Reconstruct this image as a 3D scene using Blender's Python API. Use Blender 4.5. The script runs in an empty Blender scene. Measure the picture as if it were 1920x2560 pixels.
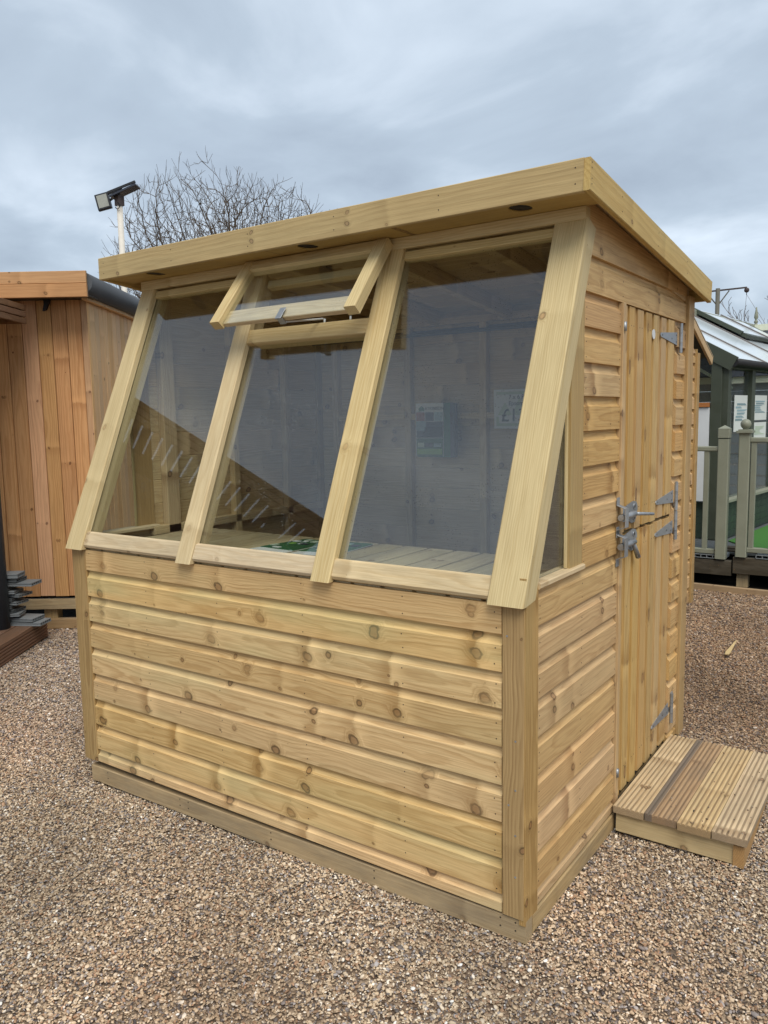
import bpy, bmesh, math, random
import numpy as np
from mathutils import Matrix, Vector

random.seed(7)
SC = bpy.context.scene
COL = SC.collection

# ------------------------------------------------------------------ camera
CAM = Vector((0.9291, -2.0187, 1.5607))
FW = Vector((-0.5682456, 0.81424243, -0.11876957))
RT = Vector((0.82115306, 0.57041889, -0.01816419))
UP = Vector((-0.05295836, 0.10784972, 0.99275569))
FPX = 1980.967
cd = bpy.data.cameras.new('camera')
cam = bpy.data.objects.new('camera', cd)
COL.objects.link(cam)
cd.sensor_fit = 'AUTO'
cd.sensor_width = 36.0
cd.lens = 36.0 * FPX / 2560.0
cd.clip_start = 0.05
cd.clip_end = 1000
m3 = Matrix((RT, UP, -FW)).transposed()
cam.matrix_world = Matrix.Translation(CAM) @ m3.to_4x4()
SC.camera = cam

# ------------------------------------------------------------------ world: overcast sky
world = bpy.data.worlds.new('World')
SC.world = world
world.use_nodes = True
nt = world.node_tree
nt.nodes.clear()
def wn(t, **k):
    n = nt.nodes.new(t)
    for a, b in k.items(): setattr(n, a, b)
    return n
SUN_EL, SUN_AZ = 54.0, 136.0        # degrees; azimuth clockwise from +y
tc = wn('ShaderNodeTexCoord')
sky = wn('ShaderNodeTexSky', sky_type='NISHITA', sun_disc=False)
sky.sun_elevation = math.radians(SUN_EL); sky.sun_rotation = math.radians(SUN_AZ)
sep = wn('ShaderNodeSeparateXYZ'); nt.links.new(tc.outputs['Generated'], sep.inputs[0])
mx = wn('ShaderNodeMath', operation='MAXIMUM'); nt.links.new(sep.outputs[2], mx.inputs[0]); mx.inputs[1].default_value = 0.0
zz = wn('ShaderNodeMath', operation='ADD'); nt.links.new(mx.outputs[0], zz.inputs[0]); zz.inputs[1].default_value = 0.22
vd = wn('ShaderNodeVectorMath', operation='DIVIDE')
cz = wn('ShaderNodeCombineXYZ')
for i in range(3): nt.links.new(zz.outputs[0], cz.inputs[i])
nt.links.new(tc.outputs['Generated'], vd.inputs[0]); nt.links.new(cz.outputs[0], vd.inputs[1])
mp = wn('ShaderNodeMapping'); nt.links.new(vd.outputs[0], mp.inputs[0])
mp.inputs['Location'].default_value = (3.1, 1.7, 0.4); mp.inputs['Scale'].default_value = (1.0, 1.1, 1.0)
mp.inputs['Rotation'].default_value = (0, 0, math.radians(25))
nz1 = wn('ShaderNodeTexNoise'); nz1.inputs['Scale'].default_value = 1.55; nz1.inputs['Detail'].default_value = 8; nz1.inputs['Roughness'].default_value = 0.50
nz1.inputs['Distortion'].default_value = 0.35
nt.links.new(mp.outputs[0], nz1.inputs['Vector'])
cr = wn('ShaderNodeValToRGB')
cr.color_ramp.elements[0].position = 0.30; cr.color_ramp.elements[0].color = (1.90, 2.26, 2.74, 1)
cr.color_ramp.elements[1].position = 0.70; cr.color_ramp.elements[1].color = (4.1, 4.62, 5.2, 1)
e = cr.color_ramp.elements.new(0.5); e.color = (2.58, 3.05, 3.58, 1)
nt.links.new(nz1.outputs['Fac'], cr.inputs[0])
mixs = wn('ShaderNodeMix', data_type='RGBA'); mixs.inputs['Factor'].default_value = 0.93
nt.links.new(sky.outputs[0], mixs.inputs['A']); nt.links.new(cr.outputs[0], mixs.inputs['B'])
bg = wn('ShaderNodeBackground'); bg.inputs['Strength'].default_value = 0.1
nt.links.new(mixs.outputs['Result'], bg.inputs['Color'])
wo = wn('ShaderNodeOutputWorld'); nt.links.new(bg.outputs[0], wo.inputs[0])

sd = bpy.data.lights.new('sun', 'SUN'); sd.energy = 1.5; sd.angle = math.radians(40); sd.color = (1.0, 0.94, 0.84)
sun = bpy.data.objects.new('sun', sd); COL.objects.link(sun)
az, el = math.radians(SUN_AZ), math.radians(SUN_EL)
sdir = Vector((math.sin(az) * math.cos(el), math.cos(az) * math.cos(el), math.sin(el)))
sun.rotation_euler = sdir.to_track_quat('Z', 'Y').to_euler()
sun.location = sdir * 20

SC.view_settings.view_transform = 'Standard'
SC.view_settings.look = 'None'
SC.view_settings.gamma = 1
SC.view_settings.use_curve_mapping = False
SC.view_settings.exposure = 1.04

# ------------------------------------------------------------------ materials
def newmat(name):
    m = bpy.data.materials.new(name); m.use_nodes = True
    return m, m.node_tree, m.node_tree.nodes, m.node_tree.links, m.node_tree.nodes['Principled BSDF']

class NB:
    """small node builder"""
    def __init__(s, nt): s.nt = nt; s.N = nt.nodes; s.L = nt.links
    def _in(s, sock, v):
        if hasattr(v, 'links') or isinstance(v, bpy.types.NodeSocket): s.L.new(v, sock)
        else: sock.default_value = v
    def math(s, op, a, b=0.0, c=None, clamp=False):
        n = s.N.new('ShaderNodeMath'); n.operation = op; n.use_clamp = clamp
        s._in(n.inputs[0], a); s._in(n.inputs[1], b)
        if c is not None: s._in(n.inputs[2], c)
        return n.outputs[0]
    def vmath(s, op, a, b=(0, 0, 0)):
        n = s.N.new('ShaderNodeVectorMath'); n.operation = op
        s._in(n.inputs[0], a); s._in(n.inputs[1], b)
        return n.outputs['Value'] if op in ('LENGTH', 'DOT_PRODUCT', 'DISTANCE') else n.outputs[0]
    def xyz(s, x, y, z):
        n = s.N.new('ShaderNodeCombineXYZ')
        for i, v in enumerate((x, y, z)): s._in(n.inputs[i], v)
        return n.outputs[0]
    def sepx(s, v):
        n = s.N.new('ShaderNodeSeparateXYZ'); s._in(n.inputs[0], v); return n.outputs
    def noise(s, vec, scale, detail=2, rough=0.5, dist=0.0):
        n = s.N.new('ShaderNodeTexNoise'); s._in(n.inputs['Vector'], vec)
        n.inputs['Scale'].default_value = scale; n.inputs['Detail'].default_value = detail
        n.inputs['Roughness'].default_value = rough; n.inputs['Distortion'].default_value = dist
        return n.outputs['Fac']
    def vor(s, vec, scale, rnd=1.0, feature='F1'):
        n = s.N.new('ShaderNodeTexVoronoi'); n.feature = feature; s._in(n.inputs['Vector'], vec)
        n.inputs['Scale'].default_value = scale; n.inputs['Randomness'].default_value = rnd
        return n
    def step(s, v, a, b, lo=0.0, hi=1.0):
        n = s.N.new('ShaderNodeMapRange'); n.interpolation_type = 'SMOOTHSTEP'
        s._in(n.inputs['Value'], v); s._in(n.inputs['From Min'], a); s._in(n.inputs['From Max'], b)
        s._in(n.inputs['To Min'], lo); s._in(n.inputs['To Max'], hi)
        return n.outputs[0]
    def mix(s, f, a, b, mode='MIX'):
        n = s.N.new('ShaderNodeMix'); n.data_type = 'RGBA'; n.blend_type = mode
        s._in(n.inputs['Factor'], f)
        for k, v in (('A', a), ('B', b)):
            s._in(n.inputs[k], v if not isinstance(v, tuple) or len(v) == 4 else (*v, 1))
        return n.outputs['Result']
    def obj(s): return s.N.new('ShaderNodeTexCoord').outputs['Object']
    def rand(s): return s.N.new('ShaderNodeObjectInfo').outputs['Random']
    def pos(s): return s.N.new('ShaderNodeNewGeometry').outputs['Position']
    def hsv(s, col, h=0.5, sat=1.0, v=1.0):
        n = s.N.new('ShaderNodeHueSaturation'); s._in(n.inputs['Color'], col)
        s._in(n.inputs['Hue'], h); s._in(n.inputs['Saturation'], sat); s._in(n.inputs['Value'], v)
        return n.outputs[0]
    def bump(s, h, strength, dist, bsdf):
        n = s.N.new('ShaderNodeBump'); s._in(n.inputs['Height'], h)
        n.inputs['Strength'].default_value = strength; n.inputs['Distance'].default_value = dist
        s.L.new(n.outputs[0], bsdf.inputs['Normal'])

def wood(name, light, dark, knot=(0.215, 0.120, 0.052), ring=0.0062, amt=0.55, kamt=1.0, zr=(-0.045, 0.045), whorl=0.42, kr=0.011, pins=0.5, kx=0.85, stripe=None, groove=False,
         var=0.16, huevar=0.008, green=0.0, grey=0.0, rough=0.62, warp=1.0, spec=0.28, mottled=0.12, band=1.0):
    """softwood: growth rings round a pith behind the face, whorls of knots at intervals along the board, pin knots, fibres"""
    m, tree, N, L, P = newmat(name)
    b = NB(tree)
    o = b.obj(); R = b.rand()
    x, y, z = b.sepx(o)
    R2 = b.math('FRACT', b.math('MULTIPLY', R, 17.31)); R3 = b.math('FRACT', b.math('MULTIPLY', R, 53.77))
    off = b.xyz(b.math('MULTIPLY', R, 61.0), b.math('MULTIPLY', R2, 7.0), b.math('MULTIPLY', R3, 9.0))
    po = b.vmath('ADD', o, off)
    ox = b.math('ADD', x, b.math('MULTIPLY', R, 61.0))
    wob = b.math('MULTIPLY', b.math('SUBTRACT', b.noise(b.vmath('MULTIPLY', po, (9.0, 9.0, 22.0)), 1.0, 2), 0.5), 0.035)
    # whorls along the board
    wv_ = N.new('ShaderNodeTexVoronoi'); wv_.voronoi_dimensions = '1D'; wv_.inputs['Scale'].default_value = 1.0; wv_.inputs['Randomness'].default_value = 0.85
    W0 = b.math('DIVIDE', ox, whorl)
    L.new(W0, wv_.inputs['W'])
    sx = b.math('MULTIPLY', b.math('SUBTRACT', W0, wv_.outputs['W']), whorl)
    hc = b.sepx(wv_.outputs['Color'])
    zl = zr[1] - zr[0]
    z1 = b.math('ADD', zr[0] + zl * 0.08, b.math('MULTIPLY', hc[0], zl * 0.40)); z2 = b.math('ADD', zr[0] + zl * 0.52, b.math('MULTIPLY', hc[1], zl * 0.46))
    r1 = b.math('MULTIPLY', b.step(hc[2], 0.18, 0.62, 0.25, 1.15), kr); r2 = b.math('MULTIPLY', b.step(hc[0], 0.48, 0.90, 0.08, 1.05), kr)
    sk = b.math('ADD', sx, b.math('MULTIPLY', wob, 0.12))
    def kdist(zc, rr, lean):
        dx = b.math('MULTIPLY', b.math('ADD', sk, b.math('MULTIPLY', b.math('SUBTRACT', z, zc), lean)), kx)
        dz_ = b.math('SUBTRACT', z, zc)
        return b.math('DIVIDE', b.math('SQRT', b.math('ADD', b.math('MULTIPLY', dx, dx), b.math('MULTIPLY', dz_, dz_))), rr)
    ka, kb = kdist(z1, r1, 0.25), kdist(b.math('MULTIPLY', z2, 1.0), r2, -0.35)
    vk = N.new('ShaderNodeTexVoronoi'); vk.voronoi_dimensions = '2D'; vk.inputs['Scale'].default_value = 7.0
    L.new(b.xyz(ox, b.math('ADD', z, b.math('MULTIPLY', R3, 4.0)), 0.0), vk.inputs['Vector'])
    pr = b.math('MULTIPLY', b.step(b.sepx(vk.outputs['Color'])[0], 1.0 - pins, 1.0, 0.004, 0.062), kr / 0.011)
    kc = b.math('DIVIDE', vk.outputs['Distance'], pr)
    kn_ = b.math('MINIMUM', b.math('MINIMUM', ka, kb), kc)
    kn_ = b.math('ADD', kn_, b.math('MULTIPLY', b.math('SUBTRACT', b.noise(po, 48.0, 2), 0.5), 1.05))
    halo = b.step(kn_, 0.6, 3.6, 1.0, 0.0); halo2 = b.math('MULTIPLY', halo, halo)
    kn = b.step(kn_, 0.7, 1.08, 1.0, 0.0)
    kedge = b.math('MULTIPLY', b.step(kn_, 1.45, 1.05, 0.0, 1.0), b.step(kn_, 0.65, 0.95, 0.0, 1.0))
    # growth rings
    pz = b.math('MULTIPLY', b.math('SUBTRACT', R2, 0.5), 0.13)
    py = b.math('ADD', 0.03, b.math('MULTIPLY', R3, 0.07))
    w1 = b.math('MULTIPLY', b.math('SUBTRACT', b.noise(b.vmath('MULTIPLY', po, (1.6, 4.0, 5.0)), 1.0, 2, 0.5), 0.5), 0.042 * warp)
    w2 = b.math('MULTIPLY', b.math('SUBTRACT', b.noise(b.vmath('MULTIPLY', po, (9.0, 20.0, 45.0)), 1.0, 2, 0.5), 0.5), 0.006 * warp)
    dy = b.math('SUBTRACT', y, py); dz = b.math('SUBTRACT', z, pz)
    r = b.math('SQRT', b.math('ADD', b.math('MULTIPLY', dy, dy), b.math('MULTIPLY', dz, dz)))
    r = b.math('ADD', b.math('ADD', r, w1), b.math('ADD', w2, b.math('MULTIPLY', halo2, 0.020)))
    fr = b.math('FRACT', b.math('DIVIDE', r, ring))
    late = b.math('MULTIPLY', b.step(fr, 0.22, 0.84), b.step(fr, 0.84, 1.0, 1.0, 0.0))
    rid = b.noise(b.xyz(b.math('DIVIDE', r, ring * 2.2), R, 0.0), 1.0, 1)
    late = b.math('MULTIPLY', late, b.step(rid, 0.25, 0.7, 0.3, 1.0))
    fib = b.noise(b.vmath('MULTIPLY', po, (6.0, 260.0, 260.0)), 1.0, 2, 0.6)
    big = b.noise(b.vmath('MULTIPLY', po, (2.3, 6.0, 9.0)), 1.0, 3, 0.55)
    col = b.mix(b.math('MULTIPLY', late, amt), light, dark)
    col = b.mix(b.math('MULTIPLY', b.math('SUBTRACT', fib, 0.40, clamp=True), 1.3), col, tuple(d * 0.75 for d in dark))
    col = b.hsv(col, 0.5, 1.0, b.math('ADD', 1.0 - mottled, b.math('MULTIPLY', big, 2 * mottled)))
    # dark and pale bands swept across the board at each whorl
    sb = b.math('ADD', sx, wob)
    strong = b.step(hc[1], 0.2, 0.8, 0.15, 1.0)
    pale = b.math('MULTIPLY', b.math('MULTIPLY', b.step(sb, 0.002, 0.016), b.step(sb, 0.018, 0.085, 1.0, 0.0)), strong)
    col = b.mix(b.math('MULTIPLY', pale, 0.62 * band), col, tuple(min(1, d * 1.22) for d in light))
    dk = b.math('MULTIPLY', b.math('MULTIPLY', b.step(sb, -0.075, -0.008), b.step(sb, -0.004, 0.006, 1.0, 0.0)), strong)
    col = b.mix(b.math('MULTIPLY', dk, 0.72 * band), col, tuple(d * 0.88 for d in dark))
    col = b.mix(b.math('MULTIPLY', b.step(kn_, 1.0, 2.6, 1.0, 0.0), 0.40 * kamt), col, tuple(d * 0.80 for d in dark))
    krings = b.math('FRACT', b.math('MULTIPLY', kn_, 4.0))
    kcol = b.mix(b.math('MULTIPLY', krings, 0.5), tuple(c * 1.5 for c in knot), tuple(c * 0.8 for c in knot))
    kst = b.step(b.noise(b.vmath('MULTIPLY', po, (5.0, 1.0, 12.0)), 1.0, 1), 0.32, 0.62, 0.30, 1.0)
    col = b.mix(b.math('MULTIPLY', b.math('MULTIPLY', kn, kst), 0.80 * kamt), col, kcol)
    col = b.mix(b.math('MULTIPLY', b.math('MULTIPLY', kedge, kst), 0.80 * kamt), col, tuple(c * 0.35 for c in knot))
    if green:
        gn = b.step(b.noise(b.vmath('MULTIPLY', po, (1.3, 1.0, 8.0)), 1.0, 2), 0.42, 0.72)
        col = b.mix(b.math('MULTIPLY', b.math('MULTIPLY', gn, R3), green), col, (0.42, 0.44, 0.24))
    if groove:
        col = b.mix(b.math('MULTIPLY', b.step(y, -0.0128, -0.0088), 0.52), col, (0.15, 0.105, 0.068))
    if stripe is not None:
        col = b.mix(b.math('MULTIPLY', b.step(z, stripe, stripe + 0.004), 0.8), col, (0.135, 0.115, 0.098))
    if grey:
        gn = b.step(b.noise(b.vmath('MULTIPLY', po, (3.0, 1.0, 14.0)), 1.0, 4, 0.65), 0.35, 0.7)
        col = b.mix(b.math('MULTIPLY', gn, grey), col, (0.15, 0.13, 0.10))
    col = b.hsv(col, b.math('ADD', 0.5 - huevar / 2, b.math('MULTIPLY', R2, huevar)), b.math('ADD', 0.9, b.math('MULTIPLY', R, 0.18)),
                b.math('ADD', 1.0 - var / 2, b.math('MULTIPLY', R3, var)))
    L.new(col, P.inputs['Base Color'])
    P.inputs['Roughness'].default_value = rough
    P.inputs['Specular IOR Level'].default_value = spec
    h = b.math('SUBTRACT', b.math('MULTIPLY', fib, 0.7), b.math('ADD', b.math('MULTIPLY', late, 0.3), b.math('MULTIPLY', kn, 0.5)))
    b.bump(h, 0.45, 0.0014, P)
    return m

M = {}
CZ = (0.0, 0.110)
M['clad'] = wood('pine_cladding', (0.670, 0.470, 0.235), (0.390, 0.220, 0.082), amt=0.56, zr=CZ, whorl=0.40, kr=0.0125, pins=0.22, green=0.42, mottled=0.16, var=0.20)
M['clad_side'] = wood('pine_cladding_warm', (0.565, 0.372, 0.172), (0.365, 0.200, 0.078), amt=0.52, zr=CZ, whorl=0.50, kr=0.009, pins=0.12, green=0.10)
M['post'] = wood('planed_pine_post', (0.605, 0.480, 0.255), (0.455, 0.315, 0.130), amt=0.6, whorl=0.85, kr=0.008, pins=0.08, ring=0.006, var=0.08, knot=(0.33, 0.18, 0.08), band=0.45, kamt=0.75)
M['trim'] = wood('treated_corner_trim', (0.445, 0.300, 0.128), (0.275, 0.168, 0.062), amt=0.8, whorl=0.55, kr=0.007, pins=0.1, ring=0.0065, green=0.15, var=0.10, band=0.5)
M['fascia'] = wood('fascia_pine', (0.505, 0.370, 0.148), (0.370, 0.248, 0.085), amt=0.5, whorl=0.50, kr=0.0060, pins=0.15, ring=0.012, green=0.22, var=0.05, knot=(0.26, 0.16, 0.07), band=0.35)
M['soffit'] = wood('soffit_board', (0.450, 0.315, 0.125), (0.330, 0.205, 0.075), amt=0.45, whorl=0.5, kr=0.008, pins=0.2, ring=0.012, var=0.05, band=0.4)
M['cill'] = wood('pale_cill', (0.660, 0.530, 0.330), (0.500, 0.350, 0.180), amt=0.5, whorl=0.9, kr=0.006, pins=0.05, ring=0.006, grey=0.26, var=0.10, band=0.6, kamt=0.6)
M['door'] = wood('door_board_pine', (0.530, 0.360, 0.155), (0.350, 0.200, 0.072), amt=0.6, zr=CZ, whorl=0.50, kr=0.0075, pins=0.08, kx=0.42, ring=0.0075, var=0.13, band=0.8)
M['bearer'] = wood('treated_bearer', (0.500, 0.365, 0.195), (0.330, 0.215, 0.100), amt=0.55, whorl=0.8, kr=0.006, pins=0.08, grey=0.42, green=0.10, var=0.12, band=0.6)
M['inside'] = wood('shed_inside_pine', (0.600, 0.460, 0.260), (0.400, 0.265, 0.130), amt=0.55, zr=CZ, whorl=0.45, kr=0.010, pins=0.15, var=0.2, spec=0.15)
M['bench'] = wood('bench_slat_wood', (0.500, 0.415, 0.250), (0.370, 0.280, 0.145), amt=0.5, whorl=0.5, kr=0.007, pins=0.2, grey=0.22, var=0.16, spec=0.15, band=0.5)
M['step'] = wood('decking_pine', (0.640, 0.485, 0.285), (0.440, 0.290, 0.145), amt=0.55, whorl=0.32, kr=0.008, pins=0.3, ring=0.007, grey=0.20, var=0.06, huevar=0.003, groove=True)
M['step_brown'] = wood('decking_brown', (0.445, 0.300, 0.170), (0.285, 0.175, 0.090), amt=0.5, whorl=0.5, kr=0.007, pins=0.2, ring=0.007, grey=0.36, var=0.05, stripe=0.029, groove=True)
M['step_rail'] = wood('step_rail_pine', (0.520, 0.405, 0.210), (0.375, 0.260, 0.120), amt=0.4, whorl=0.4, kr=0.007, pins=0.2, var=0.1, band=0.4)
M['step_end'] = wood('step_endgrain', (0.430, 0.255, 0.110), (0.290, 0.150, 0.060), amt=0.7, whorl=2.0, kr=0.001, pins=0.05, kamt=0, ring=0.006, var=0.2, band=0.0)
M['larch'] = wood('larch_cladding', (0.640, 0.370, 0.185), (0.450, 0.222, 0.098), amt=0.7, whorl=0.8, kr=0.006, pins=0.12, ring=0.011, var=0.34, huevar=0.010, knot=(0.14, 0.06, 0.03), mottled=0.18, band=0.7)
M['larch_side_lit'] = wood('larch_side_lit_cladding', (0.780, 0.490, 0.235), (0.600, 0.320, 0.130), amt=0.6, whorl=0.7, kr=0.007, pins=0.2, ring=0.010, var=0.22, huevar=0.004, band=0.5)  # larch made paler: bright skylight on the side face put into its colour
M['larch_fascia'] = wood('larch_fascia', (0.560, 0.315, 0.150), (0.400, 0.205, 0.090), amt=0.5, whorl=0.6, kr=0.008, pins=0.3, ring=0.014, var=0.16, band=0.5)
M['pergola'] = wood('brown_stained_slat', (0.245, 0.130, 0.062), (0.140, 0.066, 0.030), amt=0.55, whorl=0.6, kr=0.006, pins=0.2, var=0.2, grey=0.1, band=0.4)
M['deck'] = wood('brown_deck_board', (0.240, 0.135, 0.085), (0.150, 0.078, 0.048), amt=0.4, whorl=1.0, kr=0.005, pins=0.1, var=0.2, grey=0.25, rough=0.5, band=0.3)
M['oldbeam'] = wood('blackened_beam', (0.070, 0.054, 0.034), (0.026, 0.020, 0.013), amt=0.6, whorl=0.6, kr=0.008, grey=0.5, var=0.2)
M['edging'] = wood('edging_timber', (0.420, 0.285, 0.150), (0.285, 0.175, 0.085), amt=0.4, whorl=0.6, kr=0.006, grey=0.25)
M['polewood'] = wood('weathered_pole', (0.125, 0.120, 0.098), (0.075, 0.070, 0.055), amt=0.5, whorl=0.8, kr=0.006, var=0.1)

def plain(name, col, rough=0.5, metal=0.0, nscale=14.0, namt=0.12, spec=0.4, bump=0.0):
    m, tree, N, L, P = newmat(name); b = NB(tree)
    o = b.obj()
    n = b.noise(o, nscale, 4, 0.6)
    n2 = b.noise(o, nscale * 9, 2, 0.6)
    v = b.math('ADD', 1.0 - namt, b.math('MULTIPLY', b.math('ADD', b.math('MULTIPLY', n, 0.7), b.math('MULTIPLY', n2, 0.3)), 2 * namt))
    R = b.rand()
    v = b.math('MULTIPLY', v, b.math('ADD', 1 - namt * 0.5, b.math('MULTIPLY', R, namt)))
    c = b.hsv((*col, 1), 0.5, 1.0, v)
    L.new(c, P.inputs['Base Color'])
    P.inputs['Roughness'].default_value = rough; P.inputs['Metallic'].default_value = metal
    P.inputs['Specular IOR Level'].default_value = spec
    L.new(b.step(n, 0.3, 0.7, max(0.03, rough - 0.12), min(1, rough + 0.12)), P.inputs['Roughness'])
    if bump: b.bump(n2, bump, 0.002, P)
    return m

M['galv'] = plain('galvanised_steel', (0.34, 0.36, 0.38), 0.45, 0.70, 60, 0.3)
M['nail'] = plain('nail_head', (0.035, 0.026, 0.018), 0.6)
M['black'] = plain('black_plastic', (0.012, 0.012, 0.013), 0.55)
M['void'] = plain('void_shade', (0.012, 0.010, 0.008), 0.95, spec=0.1)  # near-black, stands in for shade in gaps and hollow spaces
M['rubber'] = plain('grey_roof_membrane', (0.085, 0.092, 0.102), 0.42, 0, 10, 0.18)
M['felt'] = plain('roof_felt', (0.06, 0.065, 0.06), 0.9)
M['greypost'] = plain('anthracite_post', (0.040, 0.052, 0.066), 0.42)
M['composite'] = plain('grey_composite', (0.205, 0.225, 0.235), 0.6, 0, 40, 0.2)
M['composite_dark'] = plain('dark_composite', (0.085, 0.095, 0.10), 0.6, 0, 40, 0.2)
M['sage'] = plain('sage_paint', (0.240, 0.250, 0.190), 0.5, 0, 9, 0.16, bump=0.15)
M['olive'] = plain('dark_green_paint', (0.052, 0.062, 0.044), 0.5, 0, 9, 0.15)
M['deepgreen'] = plain('deep_green_panel', (0.026, 0.042, 0.030), 0.5, 0, 9, 0.15)
M['roofbar'] = plain('glazing_bar_grey', (0.16, 0.14, 0.13), 0.5)
M['white'] = plain('white_board', (0.62, 0.64, 0.65), 0.5, 0, 5, 0.08)
M['polewhite'] = plain('white_pole_paint', (0.66, 0.62, 0.55), 0.55, 0, 8, 0.2)
M['rust'] = plain('rusty_iron', (0.060, 0.045, 0.043), 0.7, 0, 20, 0.3)
M['lamp'] = plain('floodlight_lens', (0.33, 0.34, 0.30), 0.25)
M['solar'] = plain('solar_panel', (0.035, 0.040, 0.055), 0.25)
M['darkmetal'] = plain('dark_metal', (0.022, 0.023, 0.026), 0.4)
M['paper'] = plain('white_paper', (0.66, 0.68, 0.66), 0.5, 0, 6, 0.05)
M['ink'] = plain('black_ink', (0.02, 0.025, 0.02), 0.6)
M['inkgreen'] = plain('green_ink', (0.03, 0.13, 0.05), 0.5, 0, 30, 0.4)
M['lime'] = plain('lime_ink', (0.22, 0.42, 0.09), 0.5, 0, 30, 0.2)
M['photo_dark'] = plain('photo_dark', (0.045, 0.05, 0.065), 0.4, 0, 60, 0.6)
M['photo_red'] = plain('photo_red', (0.24, 0.08, 0.05), 0.4, 0, 60, 0.5)
M['photo_blue'] = plain('photo_blue', (0.25, 0.36, 0.40), 0.4, 0, 60, 0.4)
M['palegreen'] = plain('pale_green_print', (0.46, 0.55, 0.42), 0.5)
M['turf'] = plain('artificial_turf', (0.042, 0.150, 0.024), 0.9, 0, 120, 0.5, bump=0.6)
M['slate'] = plain('slate_roof', (0.050, 0.055, 0.070), 0.6, 0, 15, 0.3)
M['bark'] = plain('bark', (0.120, 0.092, 0.068), 0.9, 0, 20, 0.3, spec=0.1)
M['farbark'] = plain('far_bark', (0.24, 0.23, 0.23), 0.9, 0, 20, 0.2, spec=0.1)
M['strip'] = plain('pale_strip', (0.62, 0.64, 0.50), 0.5)
M['orangewood'] = wood('orange_rail', (0.40, 0.16, 0.05), (0.28, 0.10, 0.03), kamt=0.2, band=0.2)

def glass(name, tint=(0.93, 0.95, 0.94), f0=0.055, dirt=0.0, drops=False):
    m, tree, N, L, P = newmat(name); b = NB(tree)
    N.remove(P); out = N['Material Output']
    g = N.new('ShaderNodeNewGeometry')
    d = b.math('ABSOLUTE', b.vmath('DOT_PRODUCT', g.outputs['Normal'], g.outputs['Incoming']))
    k = b.math('POWER', b.math('SUBTRACT', 1.0, d, clamp=True), 5.0)
    fac = b.math('ADD', f0, b.math('MULTIPLY', k, 1 - f0), clamp=True)
    tr = N.new('ShaderNodeBsdfTransparent'); tr.inputs[0].default_value = (*tint, 1)
    gl = N.new('ShaderNodeBsdfGlossy'); gl.inputs['Roughness'].default_value = 0.012
    gl.inputs['Color'].default_value = (0.95, 0.97, 1.0, 1)
    mx = N.new('ShaderNodeMixShader'); L.new(fac, mx.inputs[0]); L.new(tr.outputs[0], mx.inputs[1]); L.new(gl.outputs[0], mx.inputs[2])
    last = mx.outputs[0]
    if dirt:
        df = N.new('ShaderNodeBsdfDiffuse'); df.inputs[0].default_value = (0.42, 0.42, 0.42, 1)
        o = b.obj()
        n = b.noise(o, 2.2, 4, 0.6); amt = b.math('MULTIPLY', b.step(n, 0.3, 0.75), dirt)
        amt = b.math('ADD', amt, dirt * 0.6)
        sp = b.vor(o, 90.0).outputs['Distance']
        spm = b.math('MULTIPLY', b.step(sp, 0.20, 0.12), b.step(b.noise(o, 6.0, 2), 0.45, 0.62))
        md = N.new('ShaderNodeMixShader'); L.new(amt, md.inputs[0]); L.new(last, md.inputs[1]); L.new(df.outputs[0], md.inputs[2])
        last = md.outputs[0]
        dd = N.new('ShaderNodeBsdfDiffuse'); dd.inputs[0].default_value = (0.10, 0.09, 0.08, 1) if drops else (0.40, 0.40, 0.39, 1)
        md2 = N.new('ShaderNodeMixShader'); L.new(b.math('MULTIPLY', spm, 0.45 if drops else 0.30), md2.inputs[0]); L.new(last, md2.inputs[1]); L.new(dd.outputs[0], md2.inputs[2])
        last = md2.outputs[0]
    L.new(last, out.inputs['Surface'])
    return m
M['glass'] = glass('shed_glass', f0=0.074, dirt=0.003)
M['dustyglass'] = glass('dusty_glass', f0=0.074, dirt=0.008, drops=True)
M['sideglass'] = glass('side_glass', f0=0.04, dirt=0.015)
M['ghglass'] = glass('greenhouse_glass', (0.88, 0.92, 0.90), f0=0.045, dirt=0.02)
M['roofglass'] = None
m, tree, N, L, P = newmat('greenhouse_roof_glass'); b = NB(tree)
rn = b.noise(b.pos(), 1.3, 4, 0.6)
L.new(b.mix(rn, (0.58, 0.66, 0.70), (0.74, 0.80, 0.83)), P.inputs['Base Color'])
P.inputs['Roughness'].default_value = 0.14; P.inputs['Specular IOR Level'].default_value = 0.7
M['roofglass'] = m

# ------------------------------------------------------------------ mesh helpers
WM = {}          # world matrices of created objects
MESH = {}

def tag(o, label=None, cat=None, group=None, kind=None):
    if label: o['label'] = label
    if cat: o['category'] = cat
    if group: o['group'] = group
    if kind: o['kind'] = kind
    return o

def put(name, me, Mx, mat, parent=None):
    o = bpy.data.objects.new(name, me)
    COL.objects.link(o)
    if mat is not None and len(me.materials) == 0: me.materials.append(M[mat] if isinstance(mat, str) else mat)
    WM[o.name] = Mx.copy()
    if parent is not None:
        o.parent = parent
        o.matrix_basis = WM[parent.name].inverted() @ Mx
    else:
        o.matrix_basis = Mx
    return o

def thing(name, loc, label, cat, group=None):
    o = bpy.data.objects.new(name, None); COL.objects.link(o)
    o.empty_display_size = 0.1
    o.location = loc; WM[o.name] = Matrix.Translation(Vector(loc))
    return tag(o, label, cat, group)

def frame(origin, X, N):
    X = Vector(X).normalized(); N = Vector(N); N = (N - X * N.dot(X)).normalized()
    Z = N.cross(X); Y = -N
    m = Matrix((X, Y, Z)).transposed().to_4x4()
    m.translation = Vector(origin)
    return m

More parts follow.
